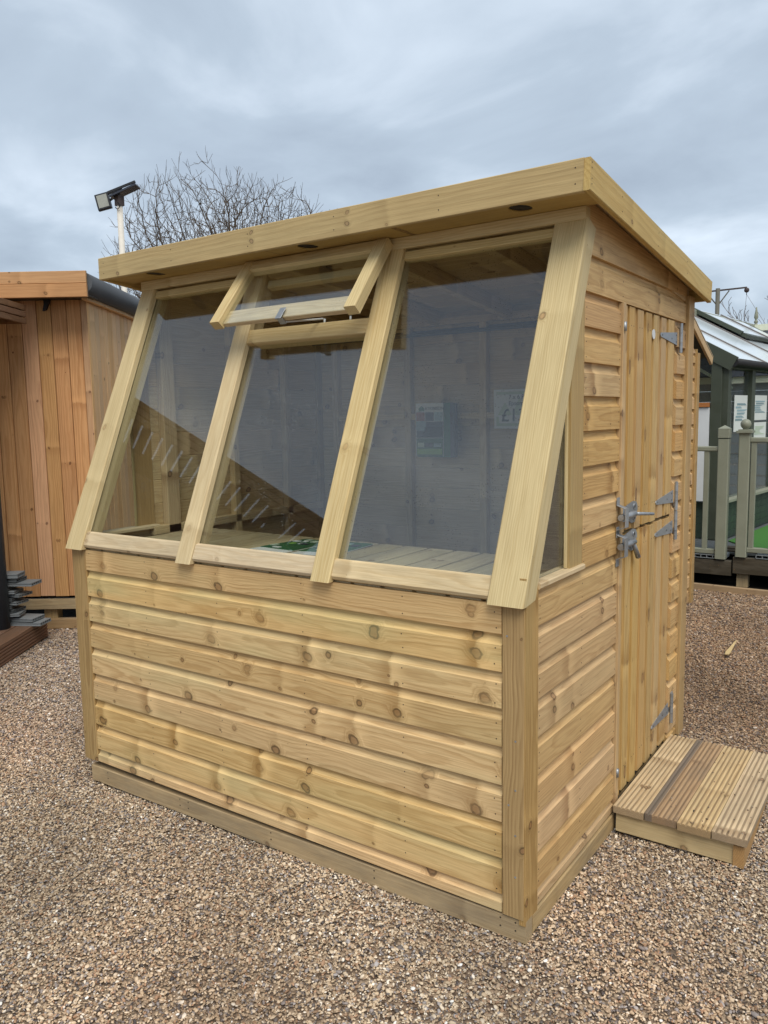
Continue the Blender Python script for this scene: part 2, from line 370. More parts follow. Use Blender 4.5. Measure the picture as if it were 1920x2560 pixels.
def mesh_from(name, verts, faces, smooth=False):
    me = bpy.data.meshes.new(name); me.from_pydata([tuple(v) for v in verts], [], faces); me.update()
    bm = bmesh.new(); bm.from_mesh(me); bmesh.ops.recalc_face_normals(bm, faces=bm.faces); bm.to_mesh(me); bm.free()
    if smooth:
        for p in me.polygons: p.use_smooth = True
    return me

def extr(name, prof, L):
    """profile [(y,z)] extruded along local x 0..L"""
    n = len(prof)
    v = [(0, y, z) for y, z in prof] + [(L, y, z) for y, z in prof]
    f = [(i, (i + 1) % n, n + (i + 1) % n, n + i) for i in range(n)]
    f += [tuple(range(n)), tuple(range(2 * n - 1, n - 1, -1))]
    return mesh_from(name, v, f)

def box_prof(w, t, ch):
    a, c = t / 2, w / 2
    if ch <= 0: return [(-a, -c), (a, -c), (a, c), (-a, c)]
    return [(-a, -c + ch), (-a + ch, -c), (a - ch, -c), (a, -c + ch), (a, c - ch), (a - ch, c), (-a + ch, c), (-a, c - ch)]

def cached(key, fn, mat):
    k = (key, mat if isinstance(mat, str) else mat.name)
    if k not in MESH:
        MESH[k] = fn(); MESH[k].materials.append(M[mat] if isinstance(mat, str) else mat)
    return MESH[k]

def board(name, a, b, w, t, N, mat, parent=None, ch=0.002):
    """board whose centre line runs a->b, t thick along N, w wide across"""
    a, b = Vector(a), Vector(b); L = (b - a).length
    key = ('board', round(L, 4), round(w, 4), round(t, 4), ch)
    me = cached(key, lambda: extr(name, box_prof(w, t, min(ch, w / 3, t / 3)), L), mat)
    return put(name, me, frame(a, b - a, N), mat, parent)

def plate(name, pts, t, origin, X, N, mat, parent=None):
    """polygon pts (x,z) in the plane of X and N x X, t thick, front face towards N"""
    n = len(pts)
    v = [(x, 0, z) for x, z in pts] + [(x, t, z) for x, z in pts]
    f = [tuple(range(n)), tuple(range(2 * n - 1, n - 1, -1))] + [(i, (i + 1) % n, n + (i + 1) % n, n + i) for i in range(n)]
    return put(name, mesh_from(name, v, f), frame(origin, X, N), mat, parent)

def cyl(name, a, b, r, mat, parent=None, seg=14, r2=None, smooth=True):
    a, b = Vector(a), Vector(b); L = (b - a).length; r2 = r if r2 is None else r2
    def mk():
        v = []; f = []
        for k, (x, rr) in enumerate(((0, r), (L, r2))):
            for i in range(seg):
                q = 2 * math.pi * i / seg; v.append((x, rr * math.cos(q), rr * math.sin(q)))
        for i in range(seg):
            j = (i + 1) % seg; f.append((i, j, seg + j, seg + i))
        f += [tuple(range(seg)), tuple(range(2 * seg - 1, seg - 1, -1))]
        me = mesh_from(name, v, f)
        for p in me.polygons: p.use_smooth = smooth and len(p.vertices) == 4
        return me
    X = (b - a).normalized(); N = Vector((0, 0, 1)) if abs(X.z) < 0.9 else Vector((0, -1, 0))
    me = cached(('cyl', round(L, 4), r, r2, seg), mk, mat)
    return put(name, me, frame(a, X, N), mat, parent)

def lathe(name, prof, loc, mat, parent=None, seg=20):
    """prof [(r,z)] bottom to top"""
    v = []; f = []
    for r, z in prof:
        for i in range(seg):
            q = 2 * math.pi * i / seg; v.append((r * math.cos(q), r * math.sin(q), z))
    for k in range(len(prof) - 1):
        for i in range(seg):
            j = (i + 1) % seg; f.append((k * seg + i, k * seg + j, (k + 1) * seg + j, (k + 1) * seg + i))
    f += [tuple(range(seg)), tuple(range(len(prof) * seg - 1, (len(prof) - 1) * seg - 1, -1))]
    return put(name, mesh_from(name, v, f, True), Matrix.Translation(Vector(loc)), mat, parent)

def poly_tubes(name, segs, sides, mat, parent=None, Mx=None):
    """segs [(p0,r0,p1,r1)] joined into one mesh"""
    v = []; f = []
    for p0, r0, p1, r1 in segs:
        d = (p1 - p0)
        if d.length < 1e-5: continue
        d.normalize()
        u = d.cross(Vector((0, 0, 1)) if abs(d.z) < 0.95 else Vector((1, 0, 0))).normalized(); w = d.cross(u)
        s = len(v)
        for p, r in ((p0, r0), (p1, r1)):
            for i in range(sides):
                q = 2 * math.pi * i / sides; v.append(p + (u * math.cos(q) + w * math.sin(q)) * r)
        for i in range(sides):
            j = (i + 1) % sides; f.append((s + i, s + j, s + sides + j, s + sides + i))
    me = bpy.data.meshes.new(name); me.from_pydata([tuple(q) for q in v], [], f); me.update()
    for p in me.polygons: p.use_smooth = True
    return put(name, me, Mx or Matrix.Identity(4), mat, parent)

def nails(pts, N, parent, r=0.0022, mat='nail', name='nail_heads'):
    """many small nail heads, joined into one part"""
    N = Vector(N).normalized(); u = N.orthogonal().normalized(); w = N.cross(u)
    v = []; f = []
    for p in pts:
        p = Vector(p); s = len(v)
        for k in (0, 1):
            for i in range(6):
                q = math.pi * i / 3; v.append(p + (u * math.cos(q) + w * math.sin(q)) * r + N * (0.0007 * k - 0.0003))
        f.append(tuple(range(s + 6, s + 12)))
        for i in range(6): j = (i + 1) % 6; f.append((s + i, s + j, s + 6 + j, s + 6 + i))
    o = put(name, mesh_from(name, v, f), Matrix.Identity(4), mat, parent)
    o['kind'] = 'stuff'
    return o

def copy_tree(o, Mx):
    """a copy of a thing with its parts, moved by world matrix Mx"""
    c = o.copy(); COL.objects.link(c); WM[c.name] = Mx @ WM[o.name]; c.matrix_basis = WM[c.name]
    for ch in [q for q in o.children]:
        d = ch.copy(); COL.objects.link(d); d.parent = c; WM[d.name] = Mx @ WM[ch.name]
        for g in [q for q in ch.children]:
            h = g.copy(); COL.objects.link(h); h.parent = d; WM[h.name] = Mx @ WM[g.name]
    return c

def text(name, s, size, origin, X, N, mat, parent, align='LEFT'):
    cu = bpy.data.curves.new(name, 'FONT'); cu.body = s; cu.size = size; cu.extrude = 0.0003; cu.align_x = align
    cu.materials.append(M[mat])
    o = bpy.data.objects.new(name, cu); COL.objects.link(o)
    X = Vector(X).normalized(); N = Vector(N).normalized(); Z = N.cross(X)
    Mx = Matrix((X, Z, N)).transposed().to_4x4(); Mx.translation = Vector(origin)
    WM[o.name] = Mx
    o.parent = parent; o.matrix_basis = WM[parent.name].inverted() @ Mx
    return o

# ------------------------------------------------------------------ ground and gravel
def sstep(x, a, b):
    t = np.clip((x - a) / (b - a), 0, 1); return t * t * (3 - 2 * t)
def gz(x, y):
    x = np.asarray(x, float); y = np.asarray(y, float)
    h = -0.030 * sstep(-x, 0.3, 2.0) * (1 - sstep(-x, 2.7, 3.8)) * (1 - sstep(y, 1.0, 2.0))
    h = h + 0.006 * np.sin(x * 3.1 + 1.3) * np.sin(y * 2.7 + 0.4) + 0.004 * np.sin(x * 7.3 + y * 5.1)
    return h - 0.012

def axis(lo, hi, far):
    a = list(np.arange(lo, hi + 1e-6, 0.12))
    d = 0.2; p = hi
    while p < far: p += d; d *= 1.5; a.append(min(p, far))
    d = 0.2; p = lo
    while p > -far: p -= d; d *= 1.5; a.insert(0, max(p, -far))
    return np.array(a)
gx, gy = axis(-6, 3, 240), axis(-3, 7, 240)
GX, GY = np.meshgrid(gx, gy)
near = (1 - sstep(np.abs(GX + 1.5), 6, 9)) * (1 - sstep(np.abs(GY - 2), 6, 9))
GZ = gz(GX, GY) * near - 0.035 * (1 - near) - 0.05 * sstep(GY, 5.28, 5.36) * near - 0.004
nx, ny = len(gx), len(gy)
gv = np.stack([GX.ravel(), GY.ravel(), GZ.ravel()], 1)
gf = [(j * nx + i, j * nx + i + 1, (j + 1) * nx + i + 1, (j + 1) * nx + i) for j in range(ny - 1) for i in range(nx - 1)]
gme = bpy.data.meshes.new('ground'); gme.from_pydata(gv.tolist(), [], gf); gme.update()
for p in gme.polygons: p.use_smooth = True

m, tree, N, L, P = newmat('gravel_bed'); b = NB(tree)
ps = b.pos()
v1 = b.vor(ps, 85.0); v2 = b.vor(ps, 40.0)
r1 = b.sepx(v1.outputs['Color'])[0]
cr = N.new('ShaderNodeValToRGB'); L.new(r1, cr.inputs[0])
cr.color_ramp.elements[0].color = (0.06, 0.047, 0.036, 1); cr.color_ramp.elements[1].color = (0.38, 0.30, 0.21, 1)
e = cr.color_ramp.elements.new(0.6); e.color = (0.19, 0.14, 0.10, 1)
big = b.noise(ps, 0.9, 3, 0.55)
c = b.mix(b.math('MULTIPLY', b.step(big, 0.4, 0.7), 0.25), cr.outputs[0], (0.15, 0.09, 0.06))
c = b.hsv(c, 0.5, 1.0, 1.35)
L.new(c, P.inputs['Base Color']); P.inputs['Roughness'].default_value = 0.9; P.inputs['Specular IOR Level'].default_value = 0.15
b.bump(b.math('SUBTRACT', 1.0, v1.outputs['Distance']), 0.9, 0.008, P)
gme.materials.append(m)
ground = put('ground', gme, Matrix.Identity(4), None); ground['kind'] = 'structure'

# pebble shapes, kept out of the scene and instanced
pcol = bpy.data.collections.new('pebble_shapes')
m, tree, N, L, P = newmat('pebble'); b = NB(tree)
at = N.new('ShaderNodeAttribute'); at.attribute_type = 'INSTANCER'; at.attribute_name = 'col'
pn = b.noise(b.obj(), 2.5, 3, 0.6)
c = b.hsv(at.outputs['Color'], 0.5, 1.0, b.math('ADD', 0.75, b.math('MULTIPLY', pn, 0.5)))
L.new(c, P.inputs['Base Color']); P.inputs['Roughness'].default_value = 0.55; P.inputs['Specular IOR Level'].default_value = 0.3
PEB = m
rng = np.random.default_rng(11)
for k in range(7):
    bm = bmesh.new(); bmesh.ops.create_icosphere(bm, subdivisions=2 if k < 5 else 1, radius=0.5)
    ax = rng.normal(size=(5, 3)); ax /= np.linalg.norm(ax, axis=1)[:, None]
    lim = rng.uniform(0.30, 0.46, 5)
    for v in bm.verts:
        p = np.array(v.co)
        for a, l in zip(ax, lim):
            d = p @ a
            if d > l: p = p - a * (d - l) * 0.85
            if -d > l * 1.05: p = p + a * (-d - l * 1.05) * 0.85
        p *= 1 + 0.08 * math.sin(p[0] * 9 + k) * math.sin(p[1] * 8)
        v.co = Vector(p)
    me = bpy.data.meshes.new('pebble'); bm.to_mesh(me); bm.free(); me.materials.append(PEB)
    for q in me.polygons: q.use_smooth = True
    pcol.objects.link(bpy.data.objects.new('pebble', me))

def in_view(x, y, z, mu=900, mv=420):
    d = np.stack([x - CAM.x, y - CAM.y, z - CAM.z], -1)
    w = d @ np.array(FW); u = 960 + FPX * (d @ np.array(RT)) / np.maximum(w, 0.05); v = 1280 - FPX * (d @ np.array(UP)) / np.maximum(w, 0.05)
    return (w > 0.3) & (u > -mu) & (u < 1920 + mu) & (v > -mv) & (v < 2560 + mv), w

def pebble_colours(x, y, n, dark=1.0):
    base = np.array([(0.43, 0.325, 0.215), (0.33, 0.245, 0.165), (0.53, 0.42, 0.295), (0.215, 0.185, 0.170), (0.115, 0.098, 0.088),
                     (0.60, 0.50, 0.375), (0.36, 0.225, 0.140), (0.29, 0.265, 0.255), (0.68, 0.61, 0.51), (0.070, 0.060, 0.058), (0.24, 0.155, 0.095), (0.78, 0.76, 0.71)])
    pr = np.array([.20, .18, .16, .085, .05, .085, .075, .06, .03, .03, .04, .005]); pr /= pr.sum()
    c = base[rng.choice(len(base), n, p=pr)] * rng.uniform(0.8, 1.2, (n, 1))
    # redder, browner patches and the greyer, paler run beside the deck
    f = 0.5 + 0.5 * np.sin(x * 1.9 + 0.7 + 1.3 * np.sin(y * 1.7)) * np.sin(y * 2.3 + 1.1 + np.sin(x * 1.3))
    red = np.clip((f - 0.55) * 1.7, 0, 1)[:, None] * 0.42
    c = c * (1 - red) + c * np.array([1.08, 0.86, 0.72]) * red
    pale = (sstep(-x, 2.0, 3.0) * sstep(y, -0.6, 0.5))[:, None]
    c = c * (1 - pale) + (c * np.array([1.08, 1.06, 1.10]) + 0.015) * pale
    brown = sstep(y, 1.2, 2.2) * sstep(x, -1.5, -0.9)
    brown = brown[:, None]
    c = c * (1 - brown) + c * np.array([0.66, 0.57, 0.51]) * brown
    lowf = 1 + 0.13 * np.sin(x * 2.3 + 2.1 * np.sin(y * 1.4 + 0.3)) * np.sin(y * 3.1 + 1.7 * np.sin(x * 1.9)) + 0.08 * np.sin(x * 6.1 + y * 4.3 + 2 * np.sin(y * 2.2))
    return np.clip(c * np.array([1.0, 1.005, 1.01]) * dark * lowf[:, None], 0, 1)

def scatter(name, x, y, z, size, lift, kindlabel, colmul=1.0, tall=0.62):
    n = len(x)
    me = bpy.data.meshes.new(name)
    me.vertices.add(n)
    me.vertices.foreach_set('co', np.stack([x, y, z + lift], 1).astype(np.float32).ravel())
    a = me.attributes.new('rot', 'FLOAT_VECTOR', 'POINT')
    rot = np.stack([rng.normal(0, 0.35, n), rng.normal(0, 0.35, n), rng.uniform(0, 6.283, n)], 1)
    a.data.foreach_set('vector', rot.astype(np.float32).ravel())
    a = me.attributes.new('scl', 'FLOAT_VECTOR', 'POINT')
    s = np.stack([size * rng.uniform(1.0, 1.55, n), size * rng.uniform(0.75, 1.05, n), size * rng.uniform(tall - 0.15, tall + 0.2, n)], 1)
    a.data.foreach_set('vector', s.astype(np.float32).ravel())
    a = me.attributes.new('col', 'FLOAT_COLOR', 'POINT')
    cc = np.concatenate([pebble_colours(x, y, n) * colmul, np.ones((n, 1))], 1)
    a.data.foreach_set('color', cc.astype(np.float32).ravel())
    a = me.attributes.new('idx', 'INT', 'POINT'); a.data.foreach_set('value', rng.integers(0, 7, n).astype(np.int32))
    me.update()
    ng = bpy.data.node_groups.new(name, 'GeometryNodeTree')
    ng.interface.new_socket('Geometry', in_out='INPUT', socket_type='NodeSocketGeometry')
    ng.interface.new_socket('Geometry', in_out='OUTPUT', socket_type='NodeSocketGeometry')
    gi = ng.nodes.new('NodeGroupInput'); go = ng.nodes.new('NodeGroupOutput')
    ip = ng.nodes.new('GeometryNodeInstanceOnPoints'); ci = ng.nodes.new('GeometryNodeCollectionInfo')
    ci.inputs['Collection'].default_value = pcol; ci.inputs['Separate Children'].default_value = True; ci.inputs['Reset Children'].default_value = True
    def na(nm, t):
        q = ng.nodes.new('GeometryNodeInputNamedAttribute'); q.data_type = t; q.inputs['Name'].default_value = nm; return q.outputs['Attribute']
    e2r = ng.nodes.new('FunctionNodeEulerToRotation')
    ng.links.new(na('rot', 'FLOAT_VECTOR'), e2r.inputs[0])
    ng.links.new(gi.outputs[0], ip.inputs['Points']); ng.links.new(ci.outputs[0], ip.inputs['Instance'])
    ip.inputs['Pick Instance'].default_value = True
    ng.links.new(na('idx', 'INT'), ip.inputs['Instance Index'])
    ng.links.new(e2r.outputs[0], ip.inputs['Rotation']); ng.links.new(na('scl', 'FLOAT_VECTOR'), ip.inputs['Scale'])
    ng.links.new(ip.outputs[0], go.inputs[0])
    o = put(name, me, Matrix.Identity(4), None)
    md = o.modifiers.new('scatter', 'NODES'); md.node_group = ng
    return o

SHED = (-2.10, -0.02, 0.0, 1.70)
def gravel_points():
    X, Y, S = [], [], []
    for (x0, x1, y0, y1) in ((-5.2, 3.0, -1.9, 2.4), (-1.4, 3.0, 2.4, 5.30), (-4.6, -1.9, 2.4, 3.2)):
        A = (x1 - x0) * (y1 - y0); n = int(A * 21500)
        x = rng.uniform(x0, x1, n); y = rng.uniform(y0, y1, n)
        ok, w = in_view(x, y, x * 0)
        keep = rng.uniform(size=n) < np.clip(3.6 / w, 0.30, 1.0) ** 1.5
        ok &= keep
        ok &= ~((x > SHED[0] + 0.12) & (x < SHED[1] - 0.12) & (y > SHED[2] + 0.12) & (y < SHED[3] - 0.05))
        ok &= ~((x > -4.2) & (x < -0.62) & (y > 2.1) & (y < 4.3) & (x > -2.6))
        x, y, w = x[ok], y[ok], w[ok]
        X.append(x); Y.append(y); S.append(np.clip(w / 3.6, 1, 1.9) ** 0.75)
    return np.concatenate(X), np.concatenate(Y), np.concatenate(S)
gxp, gyp, gsp = gravel_points()
sz = rng.lognormal(math.log(0.0073), 0.30, len(gxp)).clip(0.0035, 0.019) * gsp
lift = rng.uniform(-0.0015, 0.0055, len(gxp))
gravel = scatter('gravel', gxp, gyp, gz(gxp, gyp), sz, lift, 'gravel')
tag(gravel, 'loose multicoloured gravel spread around the sheds', 'gravel', kind='stuff')

# ------------------------------------------------------------------ POTTING SHED
shed = thing('potting_shed', (-1.05, 0.85, 0.0), 'new pine potting shed with big sloping glass front and stable door', 'shed')
W = 2.13
EX, EY, EZ = Vector((1, 0, 0)), Vector((0, 1, 0)), Vector((0, 0, 1))

def clad(name, origin, X, N, L, h, mat, cove=True, parent=shed):
    """shiplap board: bottom lip at z=0, hollow cove at the top"""
    t = 0.0185
    h = h - 0.0003
    def mk():
        if cove:
            c = min(0.034, h * 0.5)
            pr = [(-0.0, 0.0028), (-0.0028, 0.0), (-t, 0.0), (-t, h - c)]
            for k in range(1, 6):
                q = k / 5 * math.pi / 2
                pr.append((-(0.0050 + (t - 0.0050) * (1 - math.sin(q)) * 0.92), h - c + c * (0.06 + 0.74 * (1 - math.cos(q)))))
            pr += [(-0.0050, h), (-0.0028, h), (0.0, h - 0.0028)]
        else:
            pr = [(0.0, 0.0028), (-0.0028, 0.0), (-t, 0.0), (-t, h), (-0.0028, h), (0.0, h - 0.0028)]
        return extr(name, pr, L)
    me = cached(('clad', round(L, 4), round(h, 4), cove), mk, mat)
    return put(name, me, frame(origin, X, N), mat, parent)

# front wall: outer face y = 0
FZ = [0.130, 0.2447, 0.3592, 0.4745, 0.5925, 0.709, 0.8195, 0.9325]
xl, xr = -2.046, -0.074
YB = 0.0185
nl = []
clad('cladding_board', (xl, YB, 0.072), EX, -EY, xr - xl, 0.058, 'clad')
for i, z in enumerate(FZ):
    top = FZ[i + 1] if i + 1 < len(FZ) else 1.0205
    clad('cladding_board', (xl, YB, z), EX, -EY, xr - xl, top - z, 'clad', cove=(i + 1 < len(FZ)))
    for x in (xl + 0.022, -1.66, -1.25, -0.83, -0.42, xr - 0.02):
        for dz in (0.018, 0.066):
            nl.append((x + random.uniform(-.004, .004), -0.0001, z + dz + random.uniform(-.006, .006)))
nails(nl, -EY, shed)
# corner trims
board('corner_trim', (-0.036, 0.0085, 0.070), (-0.036, 0.0085, 1.019), 0.070, 0.022, -EY, 'trim', shed)
board('corner_trim', (-2.0905, 0.0085, 0.070), (-2.0905, 0.0085, 1.019), 0.085, 0.022, -EY, 'trim', shed)
plate('corner_trim', [(0, 0), (0, -0.087), (1.050, -0.083), (1.050, -0.0005), (0.985, 0.0)], 0.020, (0.0035, -0.0005, 0.052), EZ, EX, 'trim', shed)
board('corner_trim', (-0.009, 1.6955, 0.070), (-0.009, 1.6955, 2.062), 0.088, 0.044, EX, 'trim', shed)
board('corner_trim', (-2.121, 1.6955, 0.070), (-2.121, 1.6955, 2.062), 0.088, 0.044, -EX, 'trim', shed)
board('corner_trim', (-2.135, 0.043, 0.070), (-2.135, 0.043, 1.06), 0.084, 0.020, -EX, 'trim', shed)
# screws in the corner trim
nails([(-0.028, -0.0026, z) for z in (0.20, 0.33, 0.47, 0.62)] + [(-0.055, -0.0026, 0.93), (-0.05, -0.0026, 0.42)], -EY, shed, 0.0035, 'galv', 'screw_heads')

# side wall with the door: outer face x = 0
SZ = [0.072, 0.121, 0.241, 0.3655, 0.489, 0.606, 0.724, 0.832, 0.9465, 1.057, 1.172, 1.283, 1.391, 1.505, 1.617, 1.724, 1.836]
STOP = 1.945
nl = []
for i, z in enumerate(SZ):
    top = SZ[i + 1] if i + 1 < len(SZ) else STOP
    y0 = 0.0885 if z < 1.05 else 0.4365
    h = top - z
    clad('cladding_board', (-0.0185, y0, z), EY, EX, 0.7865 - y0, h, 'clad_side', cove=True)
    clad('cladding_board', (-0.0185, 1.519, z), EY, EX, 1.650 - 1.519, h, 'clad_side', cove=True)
    for y in (y0 + 0.014, 0.774, 1.60) + ((0.44,) if z < 1.05 else ()):
        for dz in (0.02, 0.062):
            if dz < h - 0.01: nl.append((0.0001, y, z + dz + random.uniform(-.005, .005)))
nails(nl, EX, shed)
def roofz(y): return 2.196 - (y - 0.267) * 0.1035
clad('cladding_board', (-0.0185, 0.4365, 1.945), EY, EX, 1.650 - 0.4365, 0.115, 'clad_side')
plate('cladding_board', [(0, 0), (1.650 - 0.4365, 0), (1.650 - 0.4365, 0.038), (0, roofz(0.4365) - 2.060 + 0.045)], 0.0145, (0.0, 0.4365, 2.0603), EY, EX, 'clad_side', shed)
nails([(0.0001, y, z) for y in (0.46, 0.8, 1.1, 1.4, 1.63) for z in (1.965, 2.015)], EX, shed)
# left wall (seen from inside) and back wall
for i, z in enumerate(SZ):
    top = SZ[i + 1] if i + 1 < len(SZ) else STOP
    y0 = 0.085 if z < 1.05 else 0.4365
    clad('cladding_board', (-2.13 + 0.0145, 1.652, z), -EY, -EX, 1.652 - y0, top - z, 'inside')
    clad('cladding_board', (-0.0325, 1.7115 - 0.0145, z), -EX, EY, 2.065, top - z, 'inside')
plate('cladding_board', [(0, 0), (1.652 - 0.4365, 0), (1.652 - 0.4365, roofz(0.4365) - 1.945 + 0.045), (0, roofz(1.652) - 1.945 + 0.045)], 0.0145, (-2.13, 1.652, 1.9453), -EY, -EX, 'inside', shed)
clad('cladding_board', (-0.0325, 1.697, 1.945), -EX, EY, 2.065, 0.158, 'inside', cove=False)
# studs and rails inside
for x in (-1.97, -1.466, -1.003, -0.56, -0.08):
    board('wall_stud', (x, 1.676, 0.105), (x, 1.676, 2.035), 0.040, 0.040, -EY, 'inside', shed)
for a, c in ((-1.95, -1.487), (-1.445, -1.024), (-0.982, -0.581), (-0.539, -0.101)):
    board('wall_rail', (a, 1.678, 1.560), (c, 1.678, 1.560), 0.034, 0.034, -EY, 'inside', shed)
board('wall_rail', (-2.05, 1.676, 2.055), (-0.07, 1.676, 2.055), 0.038, 0.040, -EY, 'inside', shed)
for y, zt in ((0.52, 2.16), (0.95, 2.12), (1.36, 2.08)):
    board('wall_stud', (-2.0935, y, 0.105), (-2.0935, y, zt), 0.075 if y < .6 else 0.040, 0.040, EX, 'inside', shed)
for y, zt in ((0.50, 2.16), (0.765, 2.12)):
    board('wall_stud', (-0.0365, y, 0.105), (-0.0365, y, zt), 0.040, 0.040, -EX, 'inside', shed)
board('wall_rail', (-2.0935, 0.40, 1.048), (-2.0935, 1.65, 1.048), 0.040, 0.040, EX, 'inside', shed)
plate('floor_panel', [(0, 0), (2.06, 0), (2.06, 1.66), (0, 1.66)], 0.018, (-2.095, 0.03, 0.104), EX, EZ, 'inside', shed)

# bearers and underside
def bearer(a, b, w, t, N): board('floor_bearer', a, b, w, t, N, 'bearer', shed, ch=0.003)
bearer((-2.105, 0.026, 0.004), (0.004, 0.026, 0.028), 0.072, 0.044, -EY)
bearer((-0.018, 0.052, 0.032), (-0.018, 1.70, 0.030), 0.062, 0.044, EX)
bearer((-2.105, 1.67, 0.02), (-0.05, 1.67, 0.02), 0.07, 0.044, EY)
bearer((-2.085, 0.052, 0.015), (-2.085, 1.64, 0.015), 0.06, 0.044, -EX)
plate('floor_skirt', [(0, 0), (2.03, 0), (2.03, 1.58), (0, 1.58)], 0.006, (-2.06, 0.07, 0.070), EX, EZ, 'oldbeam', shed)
nails([(x, 0.0037, 0.014 + 0.0114 * (x + 2.1) + dz) for x in (-1.99, -1.52, -1.47, -1.02, -0.55, -0.08, -0.03) for dz in (-0.012, 0.014)], -EY, shed, 0.003)

# sloping glazing bars
A0 = Vector((0, -0.030, 1.0225)); TS = Vector((0, 0.37618, 0.92655)); NS = Vector((0, -0.92655, 0.37618))
def SP(x, s, o=0.0): return Vector((x, 0, 0)) + A0 + TS * s + NS * o
def slope_bar(x0b, x1b, x0t, x1t, s1, t, name='glazing_bar', lab=None):
    """cover bar, bottom cut level; local x runs up the slope"""
    cut = t * 0.37618 / 0.92655
    n = 8
    pts = []
    ch = 0.004
    for s, xa, xb in ((0.0, x0b, x1b), (s1, x0t, x1t)):
        for (xx, o) in ((xa, -t), (xa, -ch), (xa + ch, 0), (xb - ch, 0), (xb, -ch), (xb, -t)):
            ss = s + (0 if s > 0 else -(-o) * -0.406)      # level cut: deeper points start higher
            pts.append(SP(xx, ss if s == 0 else s, o))
    org = SP(x0b, 0)
    F = frame(org, TS, NS); inv = F.inverted()
    v = [inv @ p for p in pts]
    f = [(i, (i + 1) % 6, 6 + (i + 1) % 6, 6 + i) for i in range(6)] + [tuple(range(6)), tuple(range(11, 5, -1))]
    return put(name, mesh_from(name, v, f), F, 'post', shed)
S1 = 1.232
BARS = [(-2.148, -2.037, -2.122, -2.034), (-1.442, -1.360, -1.438, -1.356), (-0.769, -0.689, -0.764, -0.676), (-0.109, 0.0065, -0.103, 0.0075)]
for k, bz in enumerate(BARS):
    slope_bar(*bz, S1, 0.026)
    a, c = (bz[0] + bz[1]) / 2, (bz[2] + bz[3]) / 2
    wv = 0.050
    if k == 0: a += 0.008; c += 0.008
    if k == 3: a -= 0.006; c -= 0.006
    s0 = 0.03
    board('mullion', SP(a, s0, -0.062), SP(c, S1, -0.062), wv if k in (1, 2) else 0.075, 0.055, NS, 'post', shed)
# end posts have side depth
plate('end_post_cheek', [(0.0, 0.0), (S1, 0.0), (S1, -0.055), (0.032, -0.055)], 0.022, Vector((0.0040, 0, 0)) + A0 + NS * -0.0265 + TS * 0.009, TS, EX, 'post', shed)
plate('end_post_cheek', [(0.0, 0.0), (S1, 0.0), (S1, 0.055), (0.032, 0.055)], 0.022, Vector((-2.136, 0, 0)) + A0 + NS * -0.0265 + TS * 0.009, TS, -EX, 'post', shed)

# cill pieces and header, on the slope
for x0, x1 in ((-2.036, -1.443), (-1.359, -0.770), (-0.688, -0.110)):
    a, c = SP(x0, 0.053, -0.030), SP(x1, 0.053, -0.030)
    board('window_cill', a, c, 0.070, 0.044, NS, 'cill', shed, ch=0.008)
for x0, x1 in ((-2.033, -1.439), (-0.675, -0.104)):
    board('head_rail', SP(x0, 1.207, -0.030), SP(x1, 1.207, -0.030), 0.032, 0.030, NS, 'post', shed)
board('head_rail', (-2.118, 0.446, 2.178), (0.002, 0.446, 2.178), 0.040, 0.040, -EY, 'post', shed)
board('head_rail', SP(-1.355, 1.19, -0.055), SP(-0.765, 1.19, -0.055), 0.032, 0.030, NS, 'post', shed)
# transom under the vent
board('transom', SP(-1.3585, 0.939, -0.036), SP(-0.7665, 0.939, -0.036), 0.062, 0.056, NS, 'post', shed, ch=0.003)

# panes
def pane(x0, x1, s0, s1, mat='glass'):
    return plate('window_pane', [(0, 0), (s1 - s0, 0), (s1 - s0, x0 - x1), (0, x0 - x1)], 0.004, SP(x0, s0, -0.0275), TS, NS, mat, shed)
# z axis of the frame (NS x TS) points towards -x or +x; find it
_z = NS.cross(TS); SGN = 1 if _z.x > 0 else -1
def pane(x0, x1, s0, s1, mat='glass'):
    w = (x1 - x0) * SGN
    return plate('window_pane', [(0, 0), (s1 - s0, 0), (s1 - s0, w), (0, w)], 0.004, SP(x0, s0, -0.0275), TS, NS, mat, shed)
pane(-2.075, -1.405, 0.040, 1.200)
pane(-1.402, -0.728, 0.040, 0.925)
pane(-0.725, -0.070, 0.040, 1.200, 'dustyglass')

# opening vent, hung at the top
vent = thing('x', (0, 0, 0), '', '')
bpy.data.objects.remove(vent)
VT, VB = Vector((0, 0.416, 2.186)), Vector((0, 0.205, 1.926))
VD = (VB - VT).normalized(); VN = Vector((0, VD.z, -VD.y));
if VN.y > 0: VN = -VN
VL = (VB - VT).length
vf = put('roof_vent', mesh_from('roof_vent', [(0, -.0175, -.024), (0.712, -.0175, -.024), (0.712, .0175, -.024), (0, .0175, -.024), (0, -.0175, .024), (0.712, -.0175, .024), (0.712, .0175, .024), (0, .0175, .024)],
         [(0, 1, 2, 3), (4, 5, 6, 7), (0, 1, 5, 4), (1, 2, 6, 5), (2, 3, 7, 6), (3, 0, 4, 7)]), frame(VT + Vector((-1.428, 0, 0)) + VD * 0.026, EX, VN), 'post', shed)
vf.name = 'vent_window'; WM['vent_window'] = WM['roof_vent']
def VP(x, d, o=0): return Vector((x, 0, 0)) + VT + VD * d + VN * o
for x in (-1.402, -0.742):
    board('vent_stile', VP(x, 0.0025, 0.001), VP(x, VL, 0.001), 0.050, 0.040, VN, 'post', vf)
board('vent_bottom_rail', VP(-1.376, VL - 0.046, -0.013), VP(-0.768, VL - 0.046, -0.013), 0.070, 0.020, VN, 'cill', vf)
